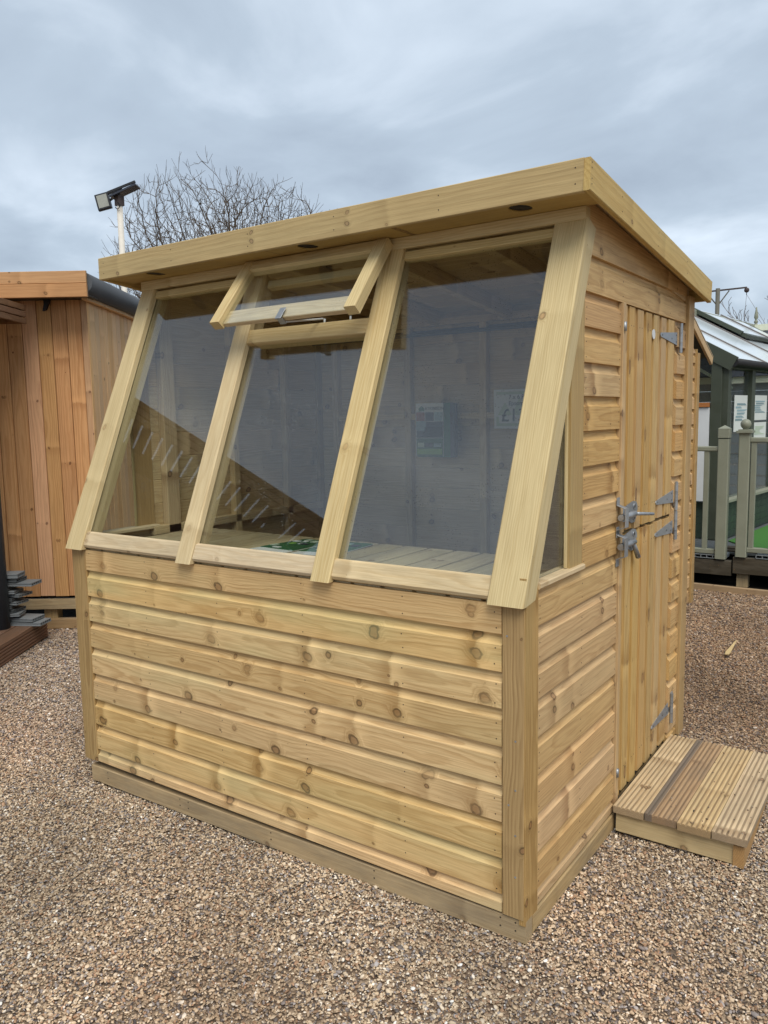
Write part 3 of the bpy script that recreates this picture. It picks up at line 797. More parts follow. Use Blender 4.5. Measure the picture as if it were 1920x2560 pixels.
plate('vent_pane', [(0, 0), (0.62, 0), (0.62, SGN * -0.29), (0, SGN * -0.29)] if False else [(0, 0), (0.608, 0), (0.608, -(VL - 0.060)), (0, -(VL - 0.060))], 0.004, VP(-1.376, 0.052, 0.003), EX, VN if VN.cross(EX).dot(-VD) > 0 else VN, 'glass', vf)
board('vent_clip', VP(-1.078, VL - 0.050, 0.0055), VP(-1.078, VL + 0.004, 0.0055), 0.028, 0.003, VN, 'galv', vf, ch=0.0005)
board('vent_clip', VP(-1.078, VL - 0.004, 0.0), VP(-1.078, VL - 0.004, -0.03), 0.028, 0.003, VD, 'galv', vf, ch=0.0005)
cyl('stay_arm', VP(-1.07, VL - 0.012, -0.028), SP(-0.985, 0.985, -0.01), 0.0035, 'white', vf, 8)
for x in (-0.995, -0.872):
    cyl('stay_pin', SP(x, 0.970, -0.036), SP(x, 0.995, -0.028), 0.004, 'white', shed, 8)

# triangular side windows
for sx, mt in ((0, 'sideglass'), (1, 'sideglass')):
    X0 = 0.0 if sx == 0 else -2.13
    Nn = EX if sx == 0 else -EX
    off = -0.0105 if sx == 0 else 0.0105
    zt = 2.085
    board('glazing_bead', (X0 + off * 1.25, 0.3255, 1.078), (X0 + off * 1.25, 0.3255, 1.86), 0.0095, 0.010, Nn, 'post', shed)
    board('side_cill', (X0 + off * 1.8, 0.081, 1.0665), (X0 + off * 1.8, 0.4355, 1.0665), 0.019, 0.060, Nn, 'cill', shed, ch=0.004)
    # pane: triangle between slope bar, mullion and cill
    def ys(z): return -0.030 + (z - 1.0225) * 0.37618 / 0.92655
    def zs(y): return 1.0225 + (y - 0.035) * 0.92655 / 0.37618
    sg = 1 if sx == 0 else -1       # local x up, local z across
    zx = Nn.cross(EZ).y
    plate('window_mullion', [(0, 0.3305 * zx), (0, 0.4345 * zx), (zs(0.4345) - 1.076, 0.4345 * zx), (zs(0.3305) - 1.076, 0.3305 * zx)], 0.014, (X0 - 0.0002 * sg, 0, 1.076), EZ, Nn, 'trim', shed)
    if sx == 0:
        plate('side_pane', [(ys(1.078) + 0.05, 1.078), (0.330, 1.078), (0.330, 1.80), (ys(1.80) + 0.02, 1.80)], 0.004, (X0 - 0.0185, 0, 0), EY, EX, mt, shed)
    else:
        plate('side_pane', [(-ys(1.078) - 0.05, 1.078), (-0.330, 1.078), (-0.330, 1.80), (-ys(1.80) - 0.02, 1.80)], 0.004, (X0 + 0.0185, 0, 0), -EY, -EX, mt, shed)

# bench inside
x = -2.060
while x < -0.10:
    board('bench_slat', (x + 0.054, 0.012, 1.020), (x + 0.054, 0.690, 1.020), 0.104, 0.020, EZ, 'bench', shed, ch=0.003)
    x += 0.1205
for y in (0.10, 0.66):
    board('bench_rail', (-2.07, y, 0.985), (-0.05, y, 0.985), 0.045, 0.034, -EY, 'inside', shed)

# roof: deck boards, joists, soffit with three round openings, fascias
FX0, FX1, FY0, FY1 = -2.205, 0.0755, 0.267, 1.772
for i in range(13):
    y = FY0 + 0.03 + i * 0.1165
    if y > FY1 - 0.04: break
    y2 = min(y + 0.115, FY1 - 0.022)
    zc = roofz((y + y2) / 2) + 0.062
    board('roof_board', (FX0 + 0.022, (y + y2) / 2, zc), (FX1 - 0.022, (y + y2) / 2, zc), y2 - y, 0.014, Vector((0, 0.103, 1)), 'inside', shed)
for x in (-1.72, -1.28, -0.86, -0.43):
    board('roof_joist', (x, 0.47, roofz(0.47) + 0.020), (x, 1.66, roofz(1.66) + 0.020), 0.044, 0.066, Vector((0, 0.103, 1)), 'inside', shed)
for x in (-2.09, -0.03):
    board('roof_joist', (x, 0.47, roofz(0.47) + 0.020), (x, 1.70, roofz(1.70) + 0.020), 0.05, 0.066, Vector((0, 0.103, 1)), 'inside', shed)
plate('roof_felt', [(0, 0), (FX1 - FX0 - 0.044, 0), (FX1 - FX0 - 0.044, (FY1 - FY0 - 0.045) * 1.0053), (0, (FY1 - FY0 - 0.045) * 1.0053)], 0.004, (FX0 + 0.022, FY0 + 0.022, roofz(FY0) + 0.0900), EX, Vector((0, 0.1035, 1)), 'felt', shed)
fh = 0.095
board('front_fascia', (FX0, FY0 + 0.010, roofz(FY0) + fh / 2), (FX1 - 0.0205, FY0 + 0.010, roofz(FY0) + fh / 2), fh, 0.020, -EY, 'fascia', shed, ch=0.0025)
for x, Nn in ((FX1 - 0.010, EX), (FX0 + 0.010, -EX)):
    z0, z1 = roofz(FY0) + fh / 2, roofz(FY1) + fh / 2 - 0.003
    y0 = FY0 if x > 0 else FY0 + 0.0205
    board('side_fascia', (x, y0, roofz(y0) + fh / 2), (x, FY1, z1), fh - 0.001, 0.020, Nn, 'fascia', shed, ch=0.0025)
board('back_fascia', (FX0 + 0.021, FY1 - 0.011, roofz(FY1) + fh / 2), (FX1 - 0.021, FY1 - 0.011, roofz(FY1) + fh / 2), fh - 0.01, 0.02, EY, 'fascia', shed)
nails([(FX1 - 0.020 + 0.0, FY0 + 0.01, 0)] and [(FX1 + 0.0001, FY0 + 0.012, roofz(FY0) + d) for d in (0.02, 0.035, 0.065, 0.08)] + [(FX1 + 0.0001, y, roofz(y) + d) for y in (0.55, 0.95, 1.35, 1.7) for d in (0.025, 0.07)], EX, shed)
nails([(x, FY0 - 0.0001, roofz(FY0) + d) for x in (-2.17, -1.72, -1.28, -0.86, -0.43, 0.03) for d in (0.025, 0.07)], -EY, shed)
bm = bmesh.new()
def loop(pts):
    vs = [bm.verts.new((x, y, 0)) for x, y in pts]
    for i in range(len(vs)): bm.edges.new((vs[i], vs[(i + 1) % len(vs)]))
loop([(0, 0), (2.234, 0), (2.234, 0.150), (0, 0.150)])
HOLES = [(-0.174, 0.336), (-1.040, 0.338), (-1.906, 0.340)]
for hx, hy in HOLES:
    loop([(hx + 2.1825 + 0.035 * math.cos(q), hy - 0.2875 + 0.046 * math.sin(q)) for q in [k * math.pi / 12 for k in range(24)]])
bmesh.ops.triangle_fill(bm, edges=bm.edges[:], use_beauty=True)
ex = bmesh.ops.extrude_face_region(bm, geom=bm.faces[:])
bmesh.ops.translate(bm, vec=(0, 0, 0.004), verts=[g for g in ex['geom'] if isinstance(g, bmesh.types.BMVert)])
bmesh.ops.recalc_face_normals(bm, faces=bm.faces)
sme = bpy.data.meshes.new('soffit_board'); bm.to_mesh(sme); bm.free()
put('soffit_board', sme, Matrix.Translation((-2.1825, 0.2875, 2.1985)), 'soffit', shed)
for hx, hy in HOLES:
    cyl('soffit_hole_dark', (hx, hy, 2.2030), (hx, hy, 2.235), 0.047, 'black', shed, 24)  # black plug painted as the dark inside of each opening

# stable door: boards, battens, ironwork
board('door_frame_strip', (-0.006, 0.8035, 0.085), (-0.006, 0.8035, 1.943), 0.030, 0.026, EX, 'door', shed)
GR = [0.819, 0.889, 0.985, 1.088, 1.192, 1.293, 1.394, 1.513]
def door_leaf(name, z0, z1, z0b):
    root = put(name, mesh_from(name, [(x_, y_, z_) for z_ in (z0 + .03, z0 + .11) for x_, y_ in ((-.049, .84), (-.028, .84), (-.028, 1.49), (-.049, 1.49))],
               [(0, 1, 2, 3), (4, 5, 6, 7), (0, 1, 5, 4), (1, 2, 6, 5), (2, 3, 7, 6), (3, 0, 4, 7)]), Matrix.Identity(4), 'inside', shed)
    for i in range(len(GR) - 1):
        y0, y1 = GR[i], GR[i + 1]
        w = y1 - y0 - 0.0012
        dz = random.uniform(-0.004, 0.004)
        za, zb = z0 + dz, z1 + random.uniform(-0.002, 0.002)
        def mk():
            c = min(0.030, w * 0.34)
            pr = [(0, 0), (-0.022, 0), (-0.022, w - c)]
            for k in range(1, 5):
                q = k / 4 * math.pi / 2
                pr.append((-(0.011 + 0.011 * (1 - math.sin(q)) * 0.94), w - c + c * (0.04 + 0.70 * (1 - math.cos(q)))))
            pr += [(-0.011, w), (0, w)]
            return extr('door_board', pr, zb - za)
        # local x up, local z across (+y)
        F = frame((-0.0265, y0 + 0.0006, zb), -EZ, EX)
        me = mk()
        put('door_board', me, F, 'door', root)
    return root
up = door_leaf('upper_door', 1.124, 1.941, 0)
lo = door_leaf('lower_door', 0.107, 1.109, 0)
nails([(-0.0044, (GR[i] + GR[i + 1]) / 2 + d - 0.012, z) for i in range(7) for d in (-0.014, 0.014) for z in (1.875, 1.20)], EX, up)
nails([(-0.0044, (GR[i] + GR[i + 1]) / 2 + d - 0.012, z) for i in range(7) for d in (-0.014, 0.014) for z in (0.20, 1.05)], EX, lo)
cyl('maker_disc', (-0.0060, 1.187, 1.864), (-0.0030, 1.187, 1.864), 0.019, 'white', up, 20)

def strap(parent, y0, y1, zt, half0, half1, z_tip):
    o = plate('hinge_strap', [(y0, z_tip - half0), (y1, zt - half1), (y1, zt + half1), (y0, z_tip + half0), (y0 - 0.008, z_tip)], 0.003, (-0.0015, 0, 0), EY, EX, 'galv', parent)
    nails([(-0.0014, y0 + 0.02, z_tip), (-0.0014, (y0 + y1) / 2 + 0.03, zt - 0.004), (-0.0014, y1 - 0.03, zt + half1 * 0.5), (-0.0014, y1 - 0.03, zt - half1 * 0.5)], EX, o, 0.004, 'darkmetal', 'screw_heads')
    return o
def barrel(parent, y, za, zb, cuts):
    o = board('hinge_plate', (0.0015, y + 0.012, za), (0.0015, y + 0.012, zb), 0.030, 0.003, EX, 'galv', parent, ch=0.0006)
    seg = (zb - za) / cuts
    for k in range(cuts):
        cyl('hinge_knuckle', (0.0065, y - 0.005, za + seg * k + 0.0008), (0.0065, y - 0.005, za + seg * (k + 1) - 0.0008), 0.0075, 'galv', o, 16, smooth=False)
    return o
strap(up, 1.28, 1.535, 1.869, 0.008, 0.028, 1.870); barrel(shed, 1.552, 1.812, 1.936, 3)
strap(up, 1.265, 1.522, 1.196, 0.008, 0.028, 1.192); barrel(shed, 1.540, 1.135, 1.258, 3)
strap(lo, 1.265, 1.522, 1.063, 0.008, 0.028, 1.058); barrel(shed, 1.540, 1.004, 1.131, 3)
strap(lo, 1.275, 1.532, 0.236, 0.008, 0.028, 0.228); barrel(shed, 1.550, 0.163, 0.301, 3)

def door_bolt(parent, zc, closed):
    """auto bolt: keep bracket on the frame, plate with ring on the door, barrel between"""
    o = plate('door_bolt', [(0.812, zc - 0.024), (0.900, zc - 0.026), (0.940, zc - 0.040), (0.975, zc - 0.040), (1.000, zc - 0.022), (0.996, zc - 0.004), (1.012, zc + 0.004), (1.010, zc + 0.020), (0.995, zc + 0.036), (0.960, zc + 0.042), (0.925, zc + 0.038), (0.812, zc + 0.022)], 0.003, (0.0005, 0, 0), EY, EX, 'galv', parent)
    # keep: two feet and a raised bridge
    for dz in (0.046, -0.046):
        board('keep_foot', (0.0042, 0.772, zc + dz), (0.0042, 0.772, zc + dz + 0.0001 + 0.026 * (1 if dz < 0 else 1)), 0.030, 0.003, EX, 'galv', o, ch=0.0006) if dz > 0 else \
            board('keep_foot', (0.0042, 0.772, zc + dz - 0.026), (0.0042, 0.772, zc + dz), 0.030, 0.003, EX, 'galv', o, ch=0.0006)
        board('keep_side', (0.003, 0.772, zc + dz * 0.98), (0.036, 0.772, zc + dz * 0.72), 0.030, 0.003, Vector((0, 0, 1 if dz > 0 else -1)), 'galv', o, ch=0.0006)
    board('keep_bridge', (0.036, 0.772, zc - 0.034), (0.036, 0.772, zc + 0.034), 0.034, 0.004, EX, 'galv', o, ch=0.0008)
    cyl('bolt_barrel', (0.017, 0.765, zc), (0.015, 0.930, zc - 0.002), 0.0115, 'galv', o, 16)
    cyl('ring_boss', (0.0, 0.966, zc + 0.022), (0.004, 0.966, zc + 0.022), 0.011, 'galv', o, 16)
    cyl('ring_boss', (0.0, 0.966, zc - 0.022), (0.004, 0.966, zc - 0.022), 0.011, 'galv', o, 16)
    for s in (1, -1): cyl('padlock_hole', (0.0030, 0.966, zc + 0.022 * s), (0.0048, 0.966, zc + 0.022 * s), 0.0065, 'darkmetal', o, 12)
    if closed:
        cyl('bolt_handle', (0.015, 0.925, zc - 0.002), (0.046, 1.060, zc - 0.016), 0.0070, 'galv', o, 12, 0.0060)
    else:
        cyl('bolt_handle', (0.012, 0.925, zc - 0.002), (0.016, 0.978, zc - 0.068), 0.0075, 'galv', o, 12, 0.010)
    return o
door_bolt(up, 1.188, True)
door_bolt(lo, 1.082, False)
for z in (1.862, 0.218):
    o = board('door_staple', (0.0045, 0.800, z - 0.030), (0.0045, 0.800, z + 0.030), 0.020, 0.004, EX, 'galv', shed, ch=0.0008)
    cyl('staple_loop', (0.008, 0.800, z - 0.016), (0.008, 0.800, z + 0.016), 0.007, 'galv', o, 10)

# ------------------------------------------------------------------ things inside the shed
lf = thing('leaflet_holder', (-1.25, 1.63, 1.49), 'green leaflet holder with company brochures on the shed back wall', 'leaflet holder')
hy = 1.590
plate('holder_back', [(0, 0), (0.205, 0), (0.205, 0.285), (0, 0.285)], 0.03, (-1.362, hy, 1.345), EX, -EY, 'inkgreen', lf)
plate('holder_side', [(0, 0), (0.026, 0), (0.026, 0.28), (0, 0.285)], 0.03, (-1.157, hy - 0.001, 1.345), EX, -EY, 'photo_dark', lf)
br = plate('brochure_sheet', [(0, 0), (0.170, 0), (0.170, 0.280), (0, 0.280)], 0.003, (-1.368, hy - 0.0035, 1.350), EX, -EY, 'paper', lf)
def patch(parent, x, z, w, h, mat, o=0.0055, nm='print_patch'):
    plate(nm, [(0, 0), (w, 0), (w, h), (0, h)], 0.001, (-1.368 + x, hy - o, 1.350 + z), EX, -EY, mat, parent)
patch(br, 0.004, 0.000, 0.164, 0.095, 'inkgreen')
patch(br, 0.008, 0.010, 0.155, 0.030, 'lime', 0.0066)
patch(br, 0.012, 0.048, 0.040, 0.024, 'palegreen', 0.0066); patch(br, 0.060, 0.050, 0.045, 0.020, 'photo_dark', 0.0066); patch(br, 0.112, 0.050, 0.045, 0.018, 'photo_blue', 0.0066)
patch(br, 0.004, 0.098, 0.164, 0.085, 'photo_dark'); patch(br, 0.004, 0.135, 0.060, 0.050, 'photo_blue', 0.0066); patch(br, 0.055, 0.105, 0.11, 0.05, 'ink', 0.0066)
patch(br, 0.004, 0.187, 0.052, 0.046, 'photo_red'); patch(br, 0.060, 0.187, 0.052, 0.046, 'photo_dark'); patch(br, 0.116, 0.187, 0.050, 0.046, 'photo_blue')
plate('logo', [(0, 0), (0.034, 0), (0.034, 0.016), (0.017, 0.028), (0, 0.016)], 0.001, (-1.348, hy - 0.0055, 1.588), EX, -EY, 'inkgreen', br)
text('lettering', 'ATKINSONS', 0.0235, (-1.310, hy - 0.0062, 1.594), EX, -EY, 'ink', br)
ps = thing('price_sign', (-0.75, 1.65, 1.59), 'white price sign with pale green print pinned inside the shed', 'sign')
Xs = Vector((1, 0, 0.02)).normalized()
pb = plate('sign_board', [(0, 0), (0.42, -0.006), (0.42, 0.196), (-0.004, 0.196)], 0.004, (-0.934, 1.652, 1.493), EX, -EY, 'paper', ps)
pgr = plate('print_patch', [(0.012, 0.012), (0.408, 0.012), (0.408, 0.184), (0.012, 0.184), (0.012, 0.17), (0.394, 0.17), (0.394, 0.026), (0.026, 0.026), (0.026, 0.06), (0.012, 0.06)], 0.001, (-0.934, 1.6505, 1.493), EX, -EY, 'palegreen', pb)
plate('print_patch', [(0.02, 0.06), (0.06, 0.125), (0.10, 0.06), (0.14, 0.15), (0.17, 0.06)], 0.001, (-0.934, 1.6507, 1.500), EX, -EY, 'palegreen', pb)
text('lettering', '7 x 6 Po', 0.030, (-0.853, 1.6488, 1.640), EX, -EY, 'ink', pb)
text('lettering', 'Epsom R', 0.030, (-0.853, 1.6488, 1.609), EX, -EY, 'ink', pb)
text('lettering', '\u00a313', 0.090, (-0.896, 1.6488, 1.529), EX, -EY, 'ink', pb)

def brochure(name, corners, label, seed):
    r = random.Random(seed)
    c = sum((Vector(q) for q in corners), Vector()) / 4
    t = thing(name, (c.x, c.y, 1.031), label, 'brochure', 'brochures lying on the potting bench')
    def quad(nm, u0, u1, v0, v1, z, mat, par):
        A_, B_, C_, D_ = [Vector(q) for q in corners]
        def P_(u, v): return (A_ * (1 - u) + B_ * u) * (1 - v) + (D_ * (1 - u) + C_ * u) * v
        p = [P_(u0, v0), P_(u1, v0), P_(u1, v1), P_(u0, v1)]
        v = [(q.x, q.y, z) for q in p] + [(q.x, q.y, z + 0.0025) for q in p]
        return put(nm, mesh_from(nm, v, [(0, 1, 2, 3), (4, 5, 6, 7), (0, 1, 5, 4), (1, 2, 6, 5), (2, 3, 7, 6), (3, 0, 4, 7)]), Matrix.Identity(4), mat, par)
    pg = quad('pages', 0, 1, 0, 1, 1.0315, 'paper', t)
    cv = quad('cover', 0.0, 1, 0.18, 1, 1.0340, 'inkgreen', t)
    for k in range(9):
        u, v = r.uniform(0.03, 0.75), r.uniform(0.2, 0.85)
        quad('print_patch', u, u + r.uniform(.08, .22), v, v + r.uniform(.05, .12), 1.0352 + k * 0.0004, r.choice(['photo_dark', 'photo_blue', 'photo_dark', 'palegreen', 'paper', 'lime']), cv)
brochure('brochure', [(-1.372, 0.307, 0), (-1.175, 0.294, 0), (-1.160, 0.600, 0), (-1.325, 0.612, 0)], 'green and white brochure nearer the left on the slatted bench', 3)
brochure('brochure', [(-1.150, 0.300, 0), (-0.960, 0.345, 0), (-0.985, 0.640, 0), (-1.150, 0.625, 0)], 'green brochure half hidden behind the glazing bar on the bench', 5)

# ------------------------------------------------------------------ STEP in front of the door
st = thing('wooden_step', (0.24, 1.15, 0.0), 'low grooved decking step in front of the stable door', 'step')
def deck_profile(w, t, ribs):
    pr = [(t / 2, -w / 2 + .002), (t / 2, w / 2 - .002)]
    top = -t / 2; d = 0.0060
    pr2 = []
    pitch = (w - 0.001) / (ribs - 0.42)
    z = w / 2 - 0.0005
    for k in range(ribs):
        pr2 += [(top + 0.0012, z), (top, z - pitch * 0.07), (top, z - pitch * 0.50), (top + 0.0012, z - pitch * 0.575)]
        if k < ribs - 1: pr2 += [(top + d, z - pitch * 0.66), (top + d, z - pitch * 0.93)]
        z -= pitch
    return pr + pr2
def deck_board(name, a, b, w, t, N, ribs, mat, parent):
    a, b = Vector(a), Vector(b); L = (b - a).length
    me = cached(('deckb', round(L, 4), round(w, 4), t, ribs), lambda: extr(name, deck_profile(w, t, ribs), L), mat)
    return put(name, me, frame(a, b - a, N), mat, parent)
ST = 0.112
ycuts = (0.752, 1.535)
xs = [0.012, 0.1265, 0.243, 0.3585, 0.475]
for k in range(4):
    x0, x1 = xs[k], xs[k + 1]
    jit = (0.0, 0.004, -0.002, 0.003)[k]
    xc = (x0 + x1) / 2
    deck_board('deck_board', (xc - 0.002, ycuts[0] + jit, ST - 0.014), (xc - 0.004, ycuts[1] + jit, ST - 0.014), x1 - x0 - 0.0008, 0.028, EZ, 7, 'step_brown' if k == 1 else 'step', st)
board('step_rail', (0.018, 0.778, 0.044), (0.425, 0.790, 0.036), 0.074, 0.026, -EY, 'step_rail', st)
board('step_rail', (0.444, 0.772, 0.034), (0.420, 1.530, 0.036), 0.078, 0.036, EX, 'step_end', st)
board('step_rail', (0.006, 0.790, 0.050), (0.006, 1.530, 0.050), 0.068, 0.036, -EX, 'oldbeam', st)
board('step_rail', (0.028, 1.515, 0.044), (0.42, 1.515, 0.044), 0.074, 0.026, EY, 'step_rail', st)
n = 46
px_ = rng.uniform(0.15, 0.465, n) ; py_ = 0.77 + 0.72 * rng.uniform(0, 1, n) ** 1.5
crumbs = scatter('step_pebbles', px_, py_, np.full(n, ST), rng.uniform(0.0035, 0.0085, n), np.full(n, 0.001), 'x', 0.45)
tag(crumbs, 'dark gravel crumbs lying on the decking step', 'gravel', kind='stuff')

# small loose bits on the gravel
chip = plate('wood_chip', [(0, -0.012), (0.05, -0.016), (0.34, -0.002), (0.34, 0.002), (0.05, 0.014), (0, 0.010)], 0.006, (-0.10, 3.24, 0.024), Vector((-0.02, 1, 0.02)), EZ, 'post', None)
tag(chip, 'pale splinter of wood lying on the brown gravel', 'wood chip')

# ------------------------------------------------------------------ LARCH CABIN on the left
C0 = Vector((-4.227, 1.621, 0)); CE = Vector((0.82, 0.57, 0)).normalized(); CN = Vector((CE.y, -CE.x, 0)); CS = -CN
cab = thing('timber_cabin', (-5.2, 2.4, 0), 'orange larch clad cabin with vertical boards left of the potting shed', 'cabin')
zb, zt = 0.250, 2.455
def CP(d, z, o=0.0): return C0 - CE * d + CN * o + EZ * z
d = 0.048
board('corner_board', CP(0.024, zb, -0.010), CP(0.024, zt, -0.010), 0.044, 0.022, CN, 'larch', cab)
while d < 3.0:
    w = random.choice((0.104, 0.108, 0.112))
    board('wall_board', CP(d + w / 2, zb + random.uniform(-.003, .003), -0.012), CP(d + w / 2, zt, -0.012), w - 0.004, 0.020, CN, 'larch', cab, ch=0.004)
    d += w
def CQ(s, z, o=0.0): return C0 + CS * s + CE * o + EZ * z
board('corner_board', CQ(0.024, zb, -0.010), CQ(0.024, zt, -0.010), 0.046, 0.020, CE, 'larch_side_lit', cab)
s = 0.048
while s < 3.0:
    w = random.choice((0.093, 0.098, 0.102))
    board('wall_board', CQ(s + w / 2, zb, -0.012), CQ(s + w / 2, zt, -0.012), w - 0.004, 0.020, CE, 'larch_side_lit', cab, ch=0.004)
    s += w
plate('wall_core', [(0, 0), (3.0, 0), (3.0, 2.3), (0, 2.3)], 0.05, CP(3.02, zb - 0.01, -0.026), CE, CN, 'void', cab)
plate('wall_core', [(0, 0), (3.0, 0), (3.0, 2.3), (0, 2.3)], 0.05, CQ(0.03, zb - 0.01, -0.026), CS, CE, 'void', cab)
board('front_fascia', C0 - CE * 3.2 + CN * 0.25 + EZ * 2.570, C0 + CE * 0.10 + CN * 0.25 + EZ * 2.570, 0.084, 0.022, CN, 'larch_fascia', cab, ch=0.003)
board('front_fascia', C0 - CE * 3.2 + CN * 0.262 + EZ * 2.478, C0 + CE * 0.105 + CN * 0.262 + EZ * 2.478, 0.092, 0.022, CN, 'larch_fascia', cab, ch=0.003)
plate('soffit', [(0, 0), (3.28, 0), (3.28, 0.26), (0, 0.26)], 0.01, C0 - CE * 3.2 + CN * 0.248 + EZ * 2.462, CE, EZ, 'oldbeam', cab)
# rolled membrane edge along the side, sloping slightly back
a, c = C0 + CE * 0.055 + CN * 0.235 + EZ * 2.535, C0 + CE * 0.055 + CS * 3.0 + EZ * 2.525
cyl('roof_membrane', a, c, 0.078, 'rubber', cab, 22)
board('eaves_batten', C0 + CE * 0.022 + CN * 0.10 + EZ * 2.452, C0 + CE * 0.022 + CS * 3.0 + EZ * 2.442, 0.030, 0.040, CE, 'larch_side_lit', cab)
plate('roof_sheet', [(0, 0), (3.25, 0), (3.25, 3.2), (0, 3.2)], 0.03, C0 - CE * 3.2 + CN * 0.238 + EZ * 2.612, CE, EZ, 'rubber', cab)
# eaves bracket
plate('eaves_bracket', [(0.0, 0.0), (0.05, 0.0), (0.040, -0.03), (0.012, -0.085), (-0.010, -0.092), (0.002, -0.045)], 0.03, CP(0.292, 2.462, 0.06), CE, CN, 'black', cab)
# base
board('base_bearer', CP(3.0, 0.186, -0.03), CP(-0.02, 0.186, -0.03), 0.080, 0.045, CN, 'bearer', cab)
board('base_bearer', CQ(0.0, 0.186, -0.05), CQ(3.0, 0.186, -0.05), 0.080, 0.045, CE, 'bearer', cab)
for dd_ in (0.44, 1.4, 2.4):
    board('base_block', CP(dd_, 0.0, -0.10), CP(dd_, 0.145, -0.10), 0.10, 0.10, CN, 'bearer', cab)
board('ground_sleeper', CP(3.0, 0.030, -0.04), CP(-0.15, 0.030, -0.04), 0.075, 0.06, CN, 'edging', cab)
plate('underfloor_shade_back', [(0, 0), (3.0, 0), (3.0, 0.2), (0, 0.2)], 0.03, CP(3.0, 0.0, -0.9), CE, CN, 'void', cab)  # added black sheet, paints the shade under the cabin floor
plate('underfloor_shade_ground', [(0, 0), (3.0, 0), (3.0, 0.85), (0, 0.85)], 0.01, CP(3.0, 0.012, -0.08), CE, EZ, 'void', cab)  # ground sheet coloured near-black as underfloor shade

# ------------------------------------------------------------------ PERGOLA and its deck (front left, mostly outside the frame)
DE = Vector((-0.576, 0.817, 0)).normalized()       # along the deck edge, away from the camera
DN = Vector((DE.y, -DE.x, 0))                      # outwards, towards the potting shed
if DN.x < 0: DN = -DN
D0 = Vector((-4.400, 1.245, 0))                    # far right corner on the ground
DL, DW, DH = 3.45, 3.0, 0.128
def DP(s, o, z): return D0 - DE * s - DN * o + EZ * z
dk = thing('garden_deck', DP(1.7, 1.5, 0), 'low brown deck with ribbed edge boards under the pergola', 'deck')
deck_board('edge_board', DP(DL, 0.014, 0.062), DP(0, 0.014, 0.062), 0.126, 0.028, DN, 6, 'deck', dk)
deck_board('edge_board', DP(0.014, DW, 0.062), DP(0.014, 0.029, 0.062), 0.126, 0.028, DE, 6, 'deck', dk)
board('edge_plank', DP(DL, 0.060, DH), DP(0.0, 0.060, DH), 0.118, 0.022, EZ, 'deck', dk, ch=0.003)
s = 0.0
while s < DL - 0.15:
    board('deck_plank', DP(s + 0.0675, DW, DH), DP(s + 0.0675, 0.124, DH), 0.131, 0.022, EZ, 'deck', dk, ch=0.003)
    s += 0.136
pg = thing('pergola', DP(1.7, 1.5, DH), 'brown slatted pergola end with dark grey posts at the left edge', 'pergola')
def ptz(s): return 2.385 - 0.012 * s
for k, dz in enumerate((0.0, -0.046, -0.092)):
    board('fascia_slat', DP(DL + 0.05, 0.012, 2.352 + dz), DP(0.0, 0.012, 2.372 + dz), 0.038, 0.022, DN, 'pergola', pg, ch=0.002)
    board('fascia_slat', DP(0.012, DW, 2.372 + dz), DP(0.012, 0.024, 2.372 + dz), 0.038, 0.022, DE, 'pergola', pg, ch=0.002)
    board('fascia_slat', DP(DL + 0.04, 0.024, 2.352 + dz), DP(DL + 0.04, DW, 2.352 + dz), 0.038, 0.022, -DE, 'pergola', pg, ch=0.002)
s = 0.03
while s < DL:
    board('roof_slat', DP(s + 0.036, 0.026, 2.350), DP(s + 0.036, 0.66, 2.350), 0.064, 0.014, EZ, 'pergola', pg)
    s += 0.075
board('roof_beam', DP(DL, 0.69, 2.300), DP(0.03, 0.69, 2.300), 0.14, 0.05, DN, 'pergola', pg)
s = 0.03
while s < DL:
    board('roof_plank', DP(s + 0.07, 0.72, 2.345), DP(s + 0.07, DW, 2.345), 0.1395, 0.024, EZ, 'pergola', pg)
    s += 0.14
for s, o in ((0.30, 0.196), (DL - 0.25, 0.19), (0.4, DW - 0.2), (DL - 0.25, DW - 0.2)):
    cyl('pergola_post', DP(s, o, DH + 0.011), DP(s, o, 2.30), 0.060, 'greypost', pg, 20)
# stack of composite decking offcuts
OFF = [  # along view-right offset of the right end, z bottom, length, width back, thickness, material, yaw
    (0.235, 0.000, 0.40, 0.150, 0.024, 'composite', 6), (0.185, 0.062, 0.36, 0.150, 0.023, 'composite', 10), (0.075, 0.112, 0.26, 0.145, 0.020, 'composite', -6), (0.055, 0.134, 0.24, 0.14, 0.020, 'composite_dark', 14),
    (0.025, 0.156, 0.24, 0.14, 0.020, 'composite_dark', -4), (0.080, 0.178, 0.25, 0.14, 0.022, 'composite', 12), (0.042, 0.202, 0.24, 0.14, 0.020, 'composite_dark', 4), (0.105, 0.240, 0.28, 0.14, 0.020, 'composite', 18),
    (0.060, 0.262, 0.24, 0.14, 0.020, 'composite', 2), (0.020, 0.285, 0.20, 0.13, 0.020, 'composite_dark', 9), (0.190, 0.318, 0.36, 0.145, 0.024, 'composite', 5), (0.085, 0.344, 0.26, 0.14, 0.022, 'composite_dark', 7), (0.085, 0.367, 0.26, 0.14, 0.030, 'composite', -3)]
WORD = ['bottom grey composite offcut resting on the brown deck', 'second grey offcut up, sticking out of the stack', 'third offcut up in the decking offcut stack', 'fourth offcut up, dark, in the offcut stack',
        'fifth offcut up, dark and short, in the stack', 'sixth offcut up in the decking offcut stack', 'seventh offcut up, dark, in the offcut stack', 'eighth offcut up, turned outwards in the stack',
        'ninth offcut up in the decking offcut stack', 'fourth offcut from the top, short and dark', 'long grey offcut near the top sticking out furthest', 'dark offcut just under the topmost one of the stack', 'topmost grey composite offcut of the stack']
OB = Vector((-4.385, 0.935, DH + 0.011))
VR = Vector((RT.x, RT.y, 0)).normalized(); VF = Vector((FW.x, FW.y, 0)).normalized()
zrun = 0.0
